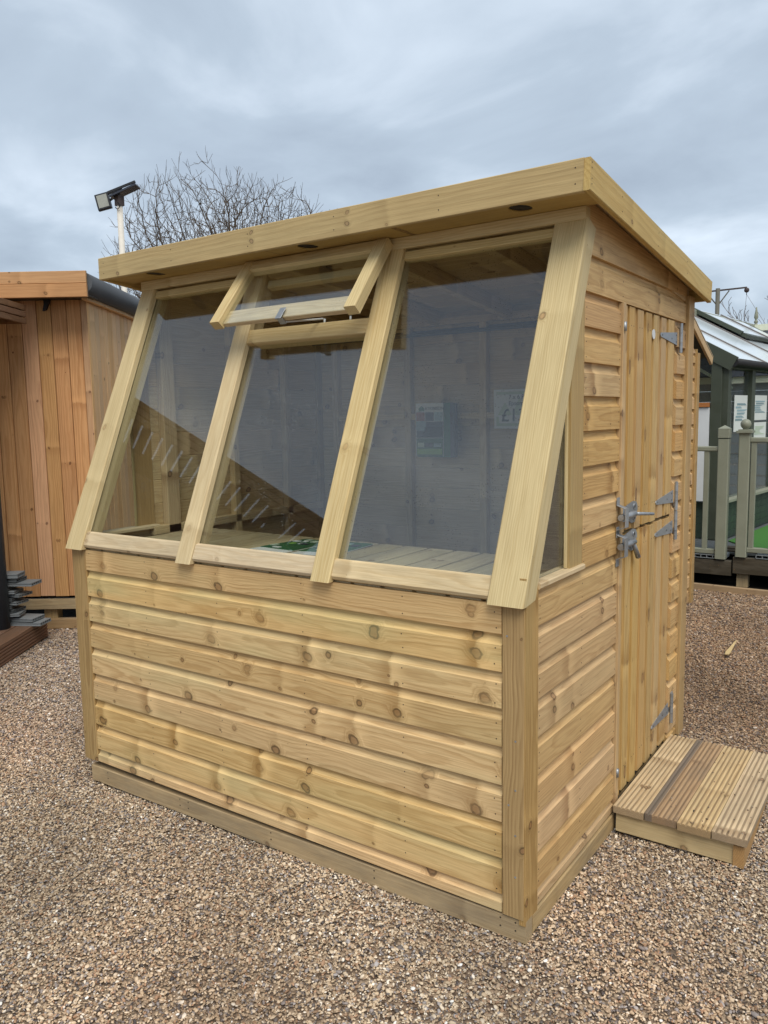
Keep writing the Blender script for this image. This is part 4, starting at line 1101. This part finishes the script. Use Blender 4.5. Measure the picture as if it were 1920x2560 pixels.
for (re, z0, L_, w_, t_, mt, yaw), lb in zip(OFF, WORD):
    R_ = Matrix.Rotation(math.radians(-yaw), 3, 'Z')
    X_ = R_ @ VR; Y_ = R_ @ VF
    end = OB + VR * re + VF * 0.075
    t_use = max(t_, 0.018)
    ha = t_use / 2; c_ = w_ / 2
    o = thing('decking_offcut', (end - X_ * L_ / 2) + EZ * zrun, lb, 'decking offcut', 'stack of decking offcuts')
    zc = zrun + ha
    # hollow profile: top skin, bottom skin and webs show at the cut end
    for (zz_, th_) in ((ha - 0.003, 0.006), (-ha + 0.003, 0.006)):
        board('skin', end - X_ * L_ + EZ * (zc + zz_), end + EZ * (zc + zz_), w_, th_, EZ, mt, o, ch=0.001)
    for k in range(6):
        q = -c_ + 0.006 + k * (w_ - 0.012) / 5
        board('web', end - X_ * L_ + Y_ * q + EZ * zc, end + Y_ * q + EZ * zc, 0.005, t_use - 0.012, EZ, mt, o, ch=0)
    zrun += t_use + 0.0065 + (0.012 if lb.startswith('second') else 0)

# ------------------------------------------------------------------ second shed behind
s2 = thing('garden_shed', (-1.6, 3.2, 0), 'smaller pine shiplap shed standing directly behind the potting shed', 'shed')
X2, YA, YC = -0.600, 1.98, 4.395
rows = [0.085 + 0.115 * k for k in range(17)]
for z in rows:
    clad('cladding_board', (X2 - 0.0185, YA + 0.045, z), EY, EX, YC - YA - 0.12, min(0.115, 2.0 - z), 'clad_side', parent=s2)
    clad('cladding_board', (X2 - 2.0, YA, z), EX, -EY, 1.98, min(0.115, 2.0 - z), 'clad_side', parent=s2)
board('corner_trim', (X2 - 0.004, YC - 0.036, 0.075), (X2 - 0.004, YC - 0.036, 2.00), 0.072, 0.040, EX, 'trim', s2)
board('corner_trim', (X2 - 0.004, YA + 0.022, 0.075), (X2 - 0.004, YA + 0.022, 2.02), 0.044, 0.040, EX, 'trim', s2)
ym = (YA + YC) / 2
rz2 = lambda y: 2.215 - 0.40 * (abs(y - ym) - (4.16 - ym))
plate('gable', [(YA + 0.05, 1.995), (YC - 0.05, 1.995), (ym, rz2(ym) - 0.06)], 0.015, (X2 - 0.003, 0, 0), EY, EX, 'clad_side', s2)
for sg in (1, -1):
    ye = ym + sg * (4.74 - ym)
    zr, ze = rz2(ym), rz2(ye)
    board('bargeboard', (X2 + 0.02, ym, zr - 0.02), (X2 + 0.02, ye, ze - 0.02), 0.075, 0.020, EX, 'clad_side', s2, ch=0.002)
    board('roof_panel', (X2 - 1.0, ym, zr + 0.006), (X2 - 1.0, ye, ze + 0.006), 2.06, 0.014, Vector((0, sg * 0.40, 1)), 'felt', s2)
board('eaves_board', (X2 - 2.0, 4.40, 1.98), (X2 - 0.01, 4.40, 1.98), 0.10, 0.02, EY, 'clad_side', s2)
board('floor_bearer', (X2 - 0.05, YA, 0.035), (X2 - 0.05, YC - 0.05, 0.035), 0.08, 0.05, EX, 'oldbeam', s2)
plate('back_wall', [(0, 0), (2.0, 0), (2.0, 1.95), (0, 1.95)], 0.02, (X2, YC - 0.02, 0.08), -EX, EY, 'clad_side', s2)

# ------------------------------------------------------------------ right background: edging, veranda deck, balustrades
ed = board('edging_board', (-1.6, 5.285, -0.004), (2.6, 5.195, -0.004), 0.085, 0.045, -EY, 'edging'); tag(ed, 'low timber edging board at the far end of the gravel', 'edging board')
vd_ = thing('veranda', (0.3, 6.4, -0.06), 'raised greenhouse base on blackened timber beams and legs', 'platform')
YV = 5.60
for x0, x1, zc, hh in ((-1.9, -0.545, 0.138, 0.138), (-0.530, 1.6, 0.172, 0.150)):
    board('base_beam', (x0, YV + 0.01, zc), (x1, YV + 0.01, zc), hh, 0.07, -EY, 'oldbeam', vd_, ch=0.004)
board('base_beam', (1.6, YV + 0.05, 0.16), (1.6, 9.0, 0.16), 0.14, 0.07, EX, 'oldbeam', vd_)
for x in (-1.6, -0.457, 0.5, 1.5):
    board('base_leg', (x, YV + 0.07, -0.12), (x, YV + 0.07, 0.10 if x != -0.457 else 0.097), 0.095, 0.095, -EY, 'bearer' if x == -0.457 else 'oldbeam', vd_)
# hollow deck board ends
def hollow(xa, xb, z):
    n_ = int((xb - xa) / 0.05)
    board('deck_skin', (xa, YV + 0.07, z + 0.019), (xb, YV + 0.07, z + 0.019), 0.20, 0.005, EZ, 'composite', vd_, ch=0)
    board('deck_skin', (xa, YV + 0.07, z - 0.010), (xb, YV + 0.07, z - 0.010), 0.20, 0.005, EZ, 'composite', vd_, ch=0)
    for k in range(n_ + 1):
        xx = xa + (xb - xa) * k / n_
        board('deck_web', (xx, YV - 0.028, z + 0.0045), (xx, YV + 0.16, z + 0.0045), 0.006, 0.0235, EZ, 'composite', vd_, ch=0)
hollow(-1.9, -0.60, 0.232); hollow(-0.34, 1.6, 0.262)
y = YV + 0.19
while y < 9.2:
    board('deck_plank', (-1.9, y + 0.07, 0.243), (1.6, y + 0.07, 0.243), 0.14, 0.02, EZ, 'composite_dark', vd_); y += 0.146
plate('void_shade_back', [(0, 0), (3.5, 0), (3.5, 0.30), (0, 0.30)], 0.03, (-1.9, 6.6, -0.10), EX, -EY, 'void', vd_)  # black backing sheet added for the shade below the veranda
vg = plate('void_shade_ground', [(0, 0), (4.2, 0), (4.2, 1.3), (0, 1.3)], 0.02, (-2.0, 5.33, -0.030), EX, EZ, 'void', vd_)  # ground under the veranda blackened to stand for shade

def balustrade(name, label, xp, zb_, zt_, ball, x0, x1, zr, zl, bals, grp):
    t = thing(name, (xp, YV, zb_), label, 'balustrade', grp)
    p = board('newel_post', (xp, YV, zb_), (xp, YV, zt_), 0.092, 0.092, -EY, 'sage', t, ch=0.006)
    if ball:
        board('post_cap', (xp, YV, zt_ + 0.0005), (xp, YV, zt_ + 0.018), 0.135, 0.135, -EY, 'sage', p, ch=0.006)
        board('post_cap', (xp, YV, zt_ + 0.0185), (xp, YV, zt_ + 0.030), 0.105, 0.105, -EY, 'sage', p, ch=0.004)
        lathe('ball_finial', [(0.0, 0.0), (0.024, 0.0)] + [(0.045 * math.sin(q), 0.046 - 0.045 * math.cos(q)) for q in [0.55 + k * (math.pi - 0.56) / 12 for k in range(13)]], (xp, YV, zt_ + 0.030), 'sage', p, 24)
    else:
        board('post_cap', (xp, YV, zt_ + 0.010), (xp, YV, zt_ + 0.092), 0.098, 0.098, -EY, 'sage', p, ch=0.006)
        h = 0.049
        put('cap_pyramid', mesh_from('cap_pyramid', [(-h, -h, 0), (h, -h, 0), (h, h, 0), (-h, h, 0), (0, 0, 0.030)], [(0, 1, 2, 3), (0, 1, 4), (1, 2, 4), (2, 3, 4), (3, 0, 4)]), Matrix.Translation((xp, YV, zt_ + 0.0925)), 'sage', p)
        board('post_neck', (xp, YV, zt_ + 0.0005), (xp, YV, zt_ + 0.0098), 0.084, 0.084, -EY, 'olive', p, ch=0)
    board('hand_rail', (x0, YV, zr), (x1, YV, zr), 0.045, 0.060, -EY, 'sage', t, ch=0.008)
    board('bottom_rail', (x0, YV, zl), (x1, YV, zl), 0.046, 0.050, -EY, 'sage', t, ch=0.006)
    for xb in bals:
        board('baluster', (xb, YV, zl + 0.0235), (xb, YV, zr - 0.023), 0.043, 0.043, -EY, 'sage', t, ch=0.003)
balustrade('balustrade', 'sage green balustrade whose post has a flat pyramid cap', -0.640, 0.222, 1.312, False, -1.9, -0.688, 1.222, 0.283, [-0.784 - 0.165 * k for k in range(6)], 'sage green balustrades at the greenhouse')
balustrade('balustrade', 'sage green balustrade whose post carries a ball finial', -0.466, 0.255, 1.366, True, -0.418, 1.6, 1.303, 0.320, [-0.391, -0.226, -0.061, 0.105, 0.27, 0.435, 0.6], 'sage green balustrades at the greenhouse')
stp = board('loose_deck_offcut', (-0.70, 5.86, 0.262), (-0.30, 5.86, 0.262), 0.10, 0.016, EZ, 'oldbeam'); tag(stp, 'weathered deck offcut lying between the two balustrade posts', 'offcut')
stp = board('loose_deck_offcut', (-0.72, 5.90, 0.281), (-0.36, 5.92, 0.281), 0.10, 0.016, EZ, 'oldbeam'); tag(stp, 'upper dark offcut on top of another between balustrade posts', 'offcut')

# ------------------------------------------------------------------ GREENHOUSE
G0 = Vector((-0.787, 6.437, 0.25)); GE = Vector((0.105, 0.9945, 0)).normalized(); GW = Vector((-GE.y, GE.x, 0)); GNX = -GW
gh = thing('greenhouse', G0 + GE * 3 + GW * 1.3, 'sage green framed greenhouse with whitish glass roof', 'greenhouse')
EVZ, RDZ, HW, GL = 2.072, 2.842, 1.35, 5.55
def GP(s, w, z): return Vector((G0.x, G0.y, 0)) + GE * s + GW * w + EZ * z
# dwarf wall boards, sill, posts
for k in range(5):
    z = 0.262 + 0.075 * k
    board('dwarf_board', GP(0.05, 0.03, z + 0.035), GP(GL, 0.03, z + 0.035), 0.073, 0.02, GNX, 'deepgreen', gh)
    board('dwarf_board', GP(0.03, 0.10, z + 0.035), GP(0.03, 2 * HW, z + 0.035), 0.073, 0.02, -GE, 'deepgreen', gh)
board('sill', GP(0.0, 0.02, 0.655), GP(GL, 0.02, 0.655), 0.030, 0.09, GNX, 'sage', gh)
for s, w_ in ((0.048, 0.095), (0.83, 0.115), (1.75, 0.07), (2.7, 0.115), (3.6, 0.07), (4.6, 0.115), (GL - 0.05, 0.095)):
    board('wall_post', GP(s, 0.045, 0.262), GP(s, 0.045, EVZ - 0.02), w_, 0.08, GNX, 'olive', gh)
for w in (0.115, 0.92, 1.8, 2 * HW - 0.06):
    board('wall_post', GP(0.02, w, 0.262), GP(0.02, w, EVZ - 0.02 + min(w, 2 * HW - w) * 0.5), 0.105, 0.08, -GE, 'olive', gh)
board('eaves_beam', GP(0.0, 0.02, EVZ - 0.055), GP(GL, 0.02, EVZ - 0.055), 0.075, 0.09, GNX, 'olive', gh)
cyl('gutter', GP(-0.03, -0.045, EVZ - 0.040), GP(GL, -0.045, EVZ - 0.055), 0.045, 'black', gh, 14)
# panes in the walls
PZ = 0.672
for s0, s1 in ((0.10, 0.77), (0.89, 1.71), (1.79, 2.64), (2.76, 3.56), (3.64, 4.54), (4.66, GL - 0.10)):
    plate('wall_pane', [(0, 0), (s1 - s0, 0), (s1 - s0, EVZ - 0.10 - PZ), (0, EVZ - 0.10 - PZ)], 0.004, GP(s0, 0.05, PZ), GE, GNX, 'ghglass', gh)
gp = [(-2 * HW + 0.03, 0.64), (-0.06, 0.64), (-0.06, EVZ - 0.05), (-HW, RDZ - 0.12), (-2 * HW + 0.03, EVZ - 0.05)]
plate('gable_pane', [(-x, z) for x, z in gp][::-1], 0.004, GP(0.03, 0, 0), GW, -GE, 'ghglass', gh) if (-GE).cross(GW).z > 0 else plate('gable_pane', gp, 0.004, GP(0.03, 0, 0), -GW, -GE, 'ghglass', gh)
# gable bargeboards
SL = Vector(GW * HW + EZ * (RDZ - EVZ)); SLl = SL.length; SLd = SL.normalized()
NR = (EZ * HW - GW * (RDZ - EVZ)).normalized()       # outward normal of the near roof slope
for s in (-0.02, GL + 0.02):
    a = GP(s, -0.05, EVZ - 0.055)
    board('bargeboard', a, a + SLd * (SLl + 0.05), 0.145, 0.030, -GE if s < 1 else GE, 'olive', gh)
    a2 = GP(s, 2 * HW + 0.05, EVZ - 0.055); SD2 = Vector(-GW * HW + EZ * (RDZ - EVZ)).normalized()
    board('bargeboard', a2, a2 + SD2 * (SLl + 0.05), 0.145, 0.030, -GE if s < 1 else GE, 'olive', gh)
# roof panes and bars
def RP(s, u, o=0.0): return GP(s, 0, EVZ) + SL * u + NR * o
bars = [0.0, 1.22, 2.66, 3.95, 4.75, GL]
for i in range(len(bars) - 1):
    s0, s1 = bars[i] + 0.012, bars[i + 1] - 0.012
    if i == 0: s0 = -0.03
    p = plate('roof_pane', [(0, 0), (s1 - s0, 0), (s1 - s0, SLl * 0.995 + 0.06), (0, SLl * 0.995 + 0.06)], 0.006, RP(s0, -0.045, 0.0), GE, NR, 'roofglass', gh)
    p2n = (EZ * HW + GW * (RDZ - EVZ)).normalized()
    plate('roof_pane', [(0, 0), (s1 - s0, 0), (s1 - s0, SLl), (0, SLl)], 0.006, GP(s1, 2 * HW, EVZ), -GE, p2n, 'roofglass', gh)
for s in bars[1:-1]:
    board('roof_bar', RP(s, -0.04, 0.004), RP(s, 1.0, 0.004), 0.030, 0.022, NR, 'roofbar', gh)
board('roof_bar', RP(GL, -0.04, 0.004), RP(GL, 1.0, 0.004), 0.06, 0.03, NR, 'roofbar', gh)
board('ridge_board', GP(-0.02, HW, RDZ + 0.030), GP(GL + 0.06, HW, RDZ + 0.030), 0.085, 0.06, GNX, 'sage', gh)
lathe('finial', [(r_ * 0.52, z_ * 0.42) for r_, z_ in [(0.0, 0), (0.050, 0), (0.050, 0.06), (0.030, 0.075), (0.055, 0.11), (0.060, 0.16), (0.030, 0.20), (0.035, 0.23), (0.062, 0.30), (0.055, 0.40), (0.030, 0.55), (0.018, 0.68), (0.0, 0.69)]], GP(GL - 0.05, HW, RDZ + 0.070), 'sage', gh, 16)
# raised roof vent
rv = board('roof_vent', RP(2.80, 0.545, 0.05), RP(4.80, 0.545, 0.05), 0.075, 0.045, NR, 'olive', gh)
board('vent_frame', RP(2.80, 0.57, 0.06), RP(2.80, 1.06, 0.06), 0.075, 0.050, NR, 'olive', rv)
board('vent_frame', RP(4.80, 0.57, 0.05), RP(4.80, 1.06, 0.05), 0.050, 0.045, NR, 'olive', rv)
plate('vent_pane', [(0, 0), (1.93, 0), (1.93, SLl * 0.49), (0, SLl * 0.49)], 0.006, RP(2.84, 0.57, 0.068), GE, NR, 'roofglass', rv)
board('vent_bar', RP(3.95, 0.57, 0.075), RP(3.95, 1.06, 0.075), 0.03, 0.022, NR, 'roofbar', rv)
# inner brace seen through the glass
board('roof_brace', GP(0.9, 0.35, 1.40), GP(3.0, 0.9, 2.15), 0.05, 0.05, GNX, 'olive', gh)
# things inside
turf = plate('turf', [(-0.74, 6.42), (-0.45, 6.05), (-0.30, 5.90), (1.58, 5.90), (1.58, 9.1), (-0.45, 9.1)], 0.010, (0, 0, 0.266), EX, EZ, 'turf', None)
tag(turf, 'bright green artificial turf laid on the veranda beside the greenhouse', 'turf', kind='stuff')
wb = plate('white_panel', [(0, 0), (0.78, 0), (0.78, 0.945), (0, 0.945)], 0.02, GP(-0.042, 0.172, 0.652), GW, -GE, 'white', None) if (-GE).cross(GW).z > 0 else plate('white_panel', [(-0.78, 0), (0, 0), (0, 0.945), (-0.78, 0.945)], 0.02, GP(-0.042, 0.172, 0.652), -GW, -GE, 'white', None)
tag(wb, 'plain white panel standing against the greenhouse gable glass', 'panel')
rl = board('display_rail', GP(-0.045, 0.17, 1.625), GP(-0.045, 0.86, 1.625), 0.045, 0.03, -GE, 'orangewood'); tag(rl, 'orange wooden rail above the white greenhouse panel', 'rail')
fr = thing('notice_frame', GP(0.75, 0.10, 1.5), 'white and blue printed notices hung on the greenhouse side glass', 'notice board')
SX = GE
def notice(s, z0, w, h, blue):
    o = plate('notice_sheet', [(0, 0), (w, 0), (w, h), (0, h)], 0.003, GP(s, 0.034, z0), GE, GNX, 'paper', fr)
    r = random.Random(int(s * 100))
    for k in range(6):
        plate('print_patch', [(0, 0), (w * r.uniform(.35, .8), 0), (w * r.uniform(.35, .8), h * 0.055), (0, h * 0.055)], 0.001, GP(s + w * r.uniform(.08, .2), 0.0318, z0 + h * (0.3 + 0.085 * k)), GE, GNX, 'photo_blue' if blue else 'palegreen', o)
notice(0.30, 1.345, 0.42, 0.375, True); notice(0.93, 1.455, 0.50, 0.27, True); notice(0.93, 1.24, 0.50, 0.19, False)
board('notice_bar', GP(0.0 + 0.14, 0.085, 1.75), GP(1.5, 0.085, 1.75), 0.05, 0.03, GNX, 'darkmetal', fr)
board('notice_bar', GP(0.20, 0.085, 1.12), GP(0.20, 0.085, 1.72), 0.10, 0.03, GNX, 'darkmetal', fr)
board('notice_bar', GP(0.14, 0.085, 1.09), GP(1.5, 0.085, 1.09), 0.05, 0.03, GNX, 'darkmetal', fr)
sp_ = board('pale_strip', GP(0.55, 0.5, 2.02), GP(0.75, 0.2, 1.80), 0.03, 0.02, GNX, 'strip'); tag(sp_, 'slanting pale green strip lamp under the greenhouse roof', 'lamp')

# slate roofed building beyond the greenhouse, seen through its glass
fb = thing('slate_roof_shed', (-4.0, 12.5, 0), 'grey weatherboarded shed with slate roof seen through the greenhouse', 'shed')
for k in range(12):
    board('weatherboard', (-7.5, 11.0 - 0.004 * (k % 2), 0.1 + 0.16 * k + 0.08), (2.2, 11.0 - 0.004 * (k % 2), 0.1 + 0.16 * k + 0.08), 0.155, 0.03, Vector((0, -1, 0.08)), 'composite', fb)
for k in range(7):
    y0_, z0_ = 10.8 + 0.155 * k, 2.06 + 0.105 * k
    board('slate_course', (-7.7, y0_ + 0.09, z0_ + 0.06), (2.4, y0_ + 0.09, z0_ + 0.06), 0.19, 0.012, Vector((0, -0.52, 0.85)), 'slate', fb)
board('ridge_tile', (-7.7, 11.92, 2.86), (2.4, 11.92, 2.86), 0.10, 0.08, -EY, 'strip', fb)
board('gutter_board', (-7.7, 10.86, 2.02), (2.4, 10.86, 2.02), 0.10, 0.03, -EY, 'strip', fb)

# ------------------------------------------------------------------ floodlight mast
PL = Vector((-8.53, 5.28, 0))
fl = thing('floodlight', PL, 'white mast with solar panel and black floodlight behind the cabin', 'floodlight')
cyl('mast', PL - EZ * 0.05, PL + EZ * 4.56, 0.040, 'polewhite', fl, 16)
board('mast_bracket', PL + EZ * 4.53, PL + EZ * 4.66, 0.10, 0.09, -EY, 'rust', fl)
hx = Vector((0.79, 0.56, 0.24)).normalized(); hz = Vector((0.36, 0.16, -0.92)); hN = hx.cross(hz).normalized()
if hN.dot(CAM - PL) < 0: hN = -hN
hc = PL + Vector((-0.235, -0.10, 4.615))
hd = board('lamp_head', hc - hx * 0.095 - hN * 0.035, hc + hx * 0.095 - hN * 0.035, 0.225, 0.060, hN, 'darkmetal', fl, ch=0.010)
board('lamp_lens', hc - hx * 0.072 - hN * 0.003, hc + hx * 0.072 - hN * 0.003, 0.175, 0.004, hN, 'lamp', hd, ch=0.001)
board('lamp_arm', hc + hx * 0.085 - hN * 0.05, PL + Vector((0.02, 0.0, 4.70)), 0.03, 0.02, -EY, 'darkmetal', fl)
board('lamp_arm', hc + hx * 0.06 - hN * 0.05 + EZ * 0.09, PL + Vector((0.04, 0.02, 4.76)), 0.025, 0.02, -EY, 'darkmetal', fl)
board('solar_panel', PL + Vector((-0.10, -0.04, 4.645)), PL + Vector((0.20, 0.17, 4.80)), 0.26, 0.025, Vector((-0.35, -0.35, 0.9)), 'solar', fl)
board('panel_frame', PL + Vector((-0.10, -0.11, 4.70)), PL + Vector((0.22, 0.11, 4.84)), 0.03, 0.03, Vector((-0.35, -0.35, 0.9)), 'darkmetal', fl)
pts_ = [PL + Vector((0.02 + 0.05 * math.sin(q), -0.05, 4.52 + 0.04 * math.cos(q))) for q in [k * 0.5 for k in range(10)]]
poly_tubes('lamp_cable', [(pts_[k], 0.006, pts_[k + 1], 0.006) for k in range(9)], 5, 'black', fl)

# ------------------------------------------------------------------ bare trees
def bare_tree(name, base, height, spread, seed, label, mat, limbs=8, levels=5, trunk_h=1.5, r0=0.13, twig=0.006, group=None, dens=1.0):
    r = random.Random(seed)
    t = thing(name, base, label, 'tree', group)
    segs = []; trunk = []
    B = Vector(base)
    def grow(p, d, L, rad, lev):
        n = 4
        step = L / n
        pts = [(p.copy(), rad)]
        q = p.copy(); dd = d.copy()
        for k in range(n):
            dd = (dd + Vector((r.gauss(0, .19), r.gauss(0, .19), r.gauss(0.03, .13)))).normalized()
            q = q + dd * step
            pts.append((q.copy(), max(twig, rad * (1 - 0.42 * (k + 1) / n))))
            if lev > 0:
                kids = 1 if lev > 1 else 2
                if k == n - 1: kids += 1
                for _ in range(kids):
                    if r.random() > 0.86 * dens and k < n - 1: continue
                    ax = Vector((r.gauss(0, 1), r.gauss(0, 1), r.gauss(0, 1))); ax = (ax - dd * ax.dot(dd)).normalized()
                    an = math.radians(r.uniform(22, 58) if k < n - 1 else r.uniform(4, 22))
                    nd = (dd * math.cos(an) + ax * math.sin(an) + Vector((0, 0, 0.10))).normalized()
                    grow(q.copy(), nd, L * r.uniform(0.50, 0.72), max(twig, pts[-1][1] * r.uniform(0.5, 0.68)), lev - 1)
        for k in range(n): segs.append((pts[k][0], pts[k][1], pts[k + 1][0], pts[k + 1][1]))
    trunk.append((B - EZ * 0.1, r0 * 1.25, B + EZ * trunk_h * 0.5, r0)); trunk.append((B + EZ * trunk_h * 0.5, r0, B + EZ * trunk_h, r0 * 0.9))
    poly_tubes('trunk', trunk, 10, mat, t)
    for k in range(limbs):
        q = 2 * math.pi * (k + r.uniform(-.3, .3)) / limbs
        tilt = math.radians(r.uniform(5, spread))
        d = Vector((math.cos(q) * math.sin(tilt), math.sin(q) * math.sin(tilt), math.cos(tilt)))
        grow(B + EZ * trunk_h * r.uniform(0.7, 1.0), d, (height - trunk_h) * r.uniform(0.44, 0.58), r0 * r.uniform(0.4, 0.6), levels)
    o = poly_tubes('branches', segs, 3, mat, t); return t, len(segs)
def crown_tree(base, centre, semi, zmin, seed, label, mat, n_att=7500):
    """leafless tree grown towards points spread through a rounded crown"""
    rg = np.random.default_rng(seed)
    t = thing('bare_tree', base, label, 'tree')
    a = rg.normal(size=(n_att * 3, 3)); a /= np.linalg.norm(a, axis=1)[:, None]
    a *= rg.uniform(0, 1, (len(a), 1)) ** (1 / 3.6)
    lump = 1 + 0.13 * np.sin(3 * np.arctan2(a[:, 1], a[:, 0]) + 1.0) + 0.08 * np.sin(7 * a[:, 0] + 2) 
    att = np.array(centre) + a * lump[:, None] * np.array(semi)
    att = att[att[:, 2] > zmin][:n_att]
    nodes = [np.array(base, float)]; par = [-1]
    for k in range(14):
        nodes.append(nodes[-1] + np.array([0.01 * math.sin(k), 0.01, 0.13])); par.append(len(nodes) - 2)
    P = np.array(nodes); alive = np.ones(len(att), bool); near = np.full(len(att), 1e9); idx = np.zeros(len(att), int)
    def upd(s0):
        for k in range(s0, len(P)):
            d = np.linalg.norm(att - P[k], axis=1); m_ = d < near; near[m_] = d[m_]; idx[m_] = k
    upd(0)
    D = 0.115
    cnt = np.zeros(len(P), int)
    for it in range(90):
        m_ = alive & (near < 2.4)
        if not m_.any(): break
        v = att[m_] - P[idx[m_]]; v /= np.linalg.norm(v, axis=1)[:, None] + 1e-9
        acc = np.zeros((len(P), 3)); np.add.at(acc, idx[m_], v)
        g = np.unique(idx[m_])
        if len(cnt) < len(P): cnt = np.concatenate([cnt, np.zeros(len(P) - len(cnt), int)])
        g = g[cnt[g] < 3]
        if len(g) == 0: break
        cnt[g] += 1
        d = acc[g]; d /= np.linalg.norm(d, axis=1)[:, None] + 1e-9
        d = d + np.array([0, 0, 0.34]) + rg.normal(0, 0.10, d.shape); d /= np.linalg.norm(d, axis=1)[:, None]
        s0 = len(P); P = np.concatenate([P, P[g] + d * D]); par += list(g)
        upd(s0); alive &= near > 0.10
        if len(P) > 16000: break
    n = len(P); ch = np.zeros(n, int); rad = np.zeros(n)
    for k in range(n - 1, 0, -1):
        if ch[k] == 0: rad[k] = 0.0036 ** 2.1
        rad[par[k]] += rad[k]; ch[par[k]] += 1
    rad = np.maximum(rad, 1e-9) ** (1 / 2.1)
    trunk, segs = [], []
    V = [Vector(p) for p in P]
    for k in range(1, n):
        (trunk if k <= 14 else segs).append((V[par[k]], min(rad[par[k]], rad[k] * 1.5), V[k], rad[k]))
        if rad[k] < 0.012 and rg.uniform() < (1.0 if ch[k] == 0 else 0.85):
            d = (V[k] - V[par[k]]).normalized()
            for q in range(2 if ch[k] == 0 else 1):
                e1_ = (d + Vector(rg.normal(0, 0.30, 3)) + Vector((0, 0, 0.6))).normalized(); L_ = rg.uniform(0.10, 0.26)
                m1 = V[k] + e1_ * L_ * 0.5; e2_ = (e1_ + Vector(rg.normal(0, 0.2, 3)) + Vector((0, 0, 0.15))).normalized()
                segs.append((V[k], 0.0034, m1, 0.0030)); segs.append((m1, 0.0030, m1 + e2_ * L_ * 0.5, 0.0024))
    poly_tubes('trunk', trunk, 8, mat, t); poly_tubes('branches', segs, 3, mat, t)
crown_tree((-9.66, 8.43, 0), (-9.66, 8.43, 3.75), (1.95, 1.95, 1.95), 2.3, 3, 'leafless many-stemmed tree behind the potting shed roof', 'bark')
bare_tree('bare_tree', (-4.0, 34.0, 0), 6.2, 40, 5, 'faint leafless tree far beyond the hoist post', 'farbark', limbs=7, levels=3, twig=0.011, group='distant bare trees', dens=.8)
bare_tree('bare_tree', (0.4, 36.0, 0), 5.2, 42, 9, 'faint leafless tree far beyond the greenhouse finial', 'farbark', limbs=7, levels=3, twig=0.011, group='distant bare trees', dens=.8)

# ------------------------------------------------------------------ hoist post with ball
HP = Vector((-3.33, 17.47, 0))
hs = thing('hoist_post', HP, 'wooden post with iron cross arm and hanging ball behind the greenhouse', 'post')
cyl('post', HP - EZ * 0.1, HP + EZ * 4.32, 0.052, 'polewood', hs, 14, 0.047)
AD = Vector((0.80, 0.60, 0.0)).normalized()
board('cross_arm', HP - AD * 0.30 + EZ * 4.245, HP + AD * 0.66 + EZ * 4.335, 0.034, 0.04, Vector((AD.y, -AD.x, 0)), 'rust', hs)
for sg in (1, -1):
    board('arm_brace', HP + AD * 0.04 * sg + EZ * 3.98, HP + AD * 0.26 * sg + EZ * (4.25 + 0.02 * sg), 0.022, 0.025, Vector((AD.y, -AD.x, 0)), 'polewood', hs)
bl = lathe('hanging_ball', [(0.0, -0.056)] + [(0.056 * math.sin(q), -0.056 * math.cos(q)) for q in [k * math.pi / 12 for k in range(1, 12)]] + [(0.0, 0.056)], HP + AD * 0.665 + EZ * 4.275, 'rust', hs, 18)
cyl('ball_hook', HP + AD * 0.665 + EZ * 4.17, HP + AD * 0.665 + EZ * 4.23, 0.008, 'rust', hs, 8)
for tgt in (HP + AD * 0.55 + EZ * 2.4, HP + AD * 1.9 + EZ * 2.4):
    poly_tubes('guy_line', [(HP + AD * 0.665 + EZ * 4.18, 0.004, tgt, 0.005)], 4, 'farbark', hs)
poly_tubes('guy_line', [(HP + EZ * 4.1, 0.005, HP + AD * 1.2 + EZ * 2.6, 0.005)], 4, 'farbark', hs)

# tuft of grass by the edging
gt = []
rr = random.Random(4)
for k in range(60):
    p = Vector((-0.02 + rr.uniform(-.10, .10), 5.45 + rr.uniform(-.06, .06), -0.05)); a = rr.uniform(0, 6.28)
    q = p + Vector((math.cos(a) * 0.05, math.sin(a) * 0.05, rr.uniform(0.08, 0.16))); gt.append((p, 0.003, q, 0.001))
M['grass'] = plain('dry_grass', (0.16, 0.16, 0.06), 0.8)
g_ = poly_tubes('grass_tuft', gt, 3, 'grass'); tag(g_, 'dry grass tuft beside the black timber leg', 'grass', kind='stuff')
print('instances', len(gxp))
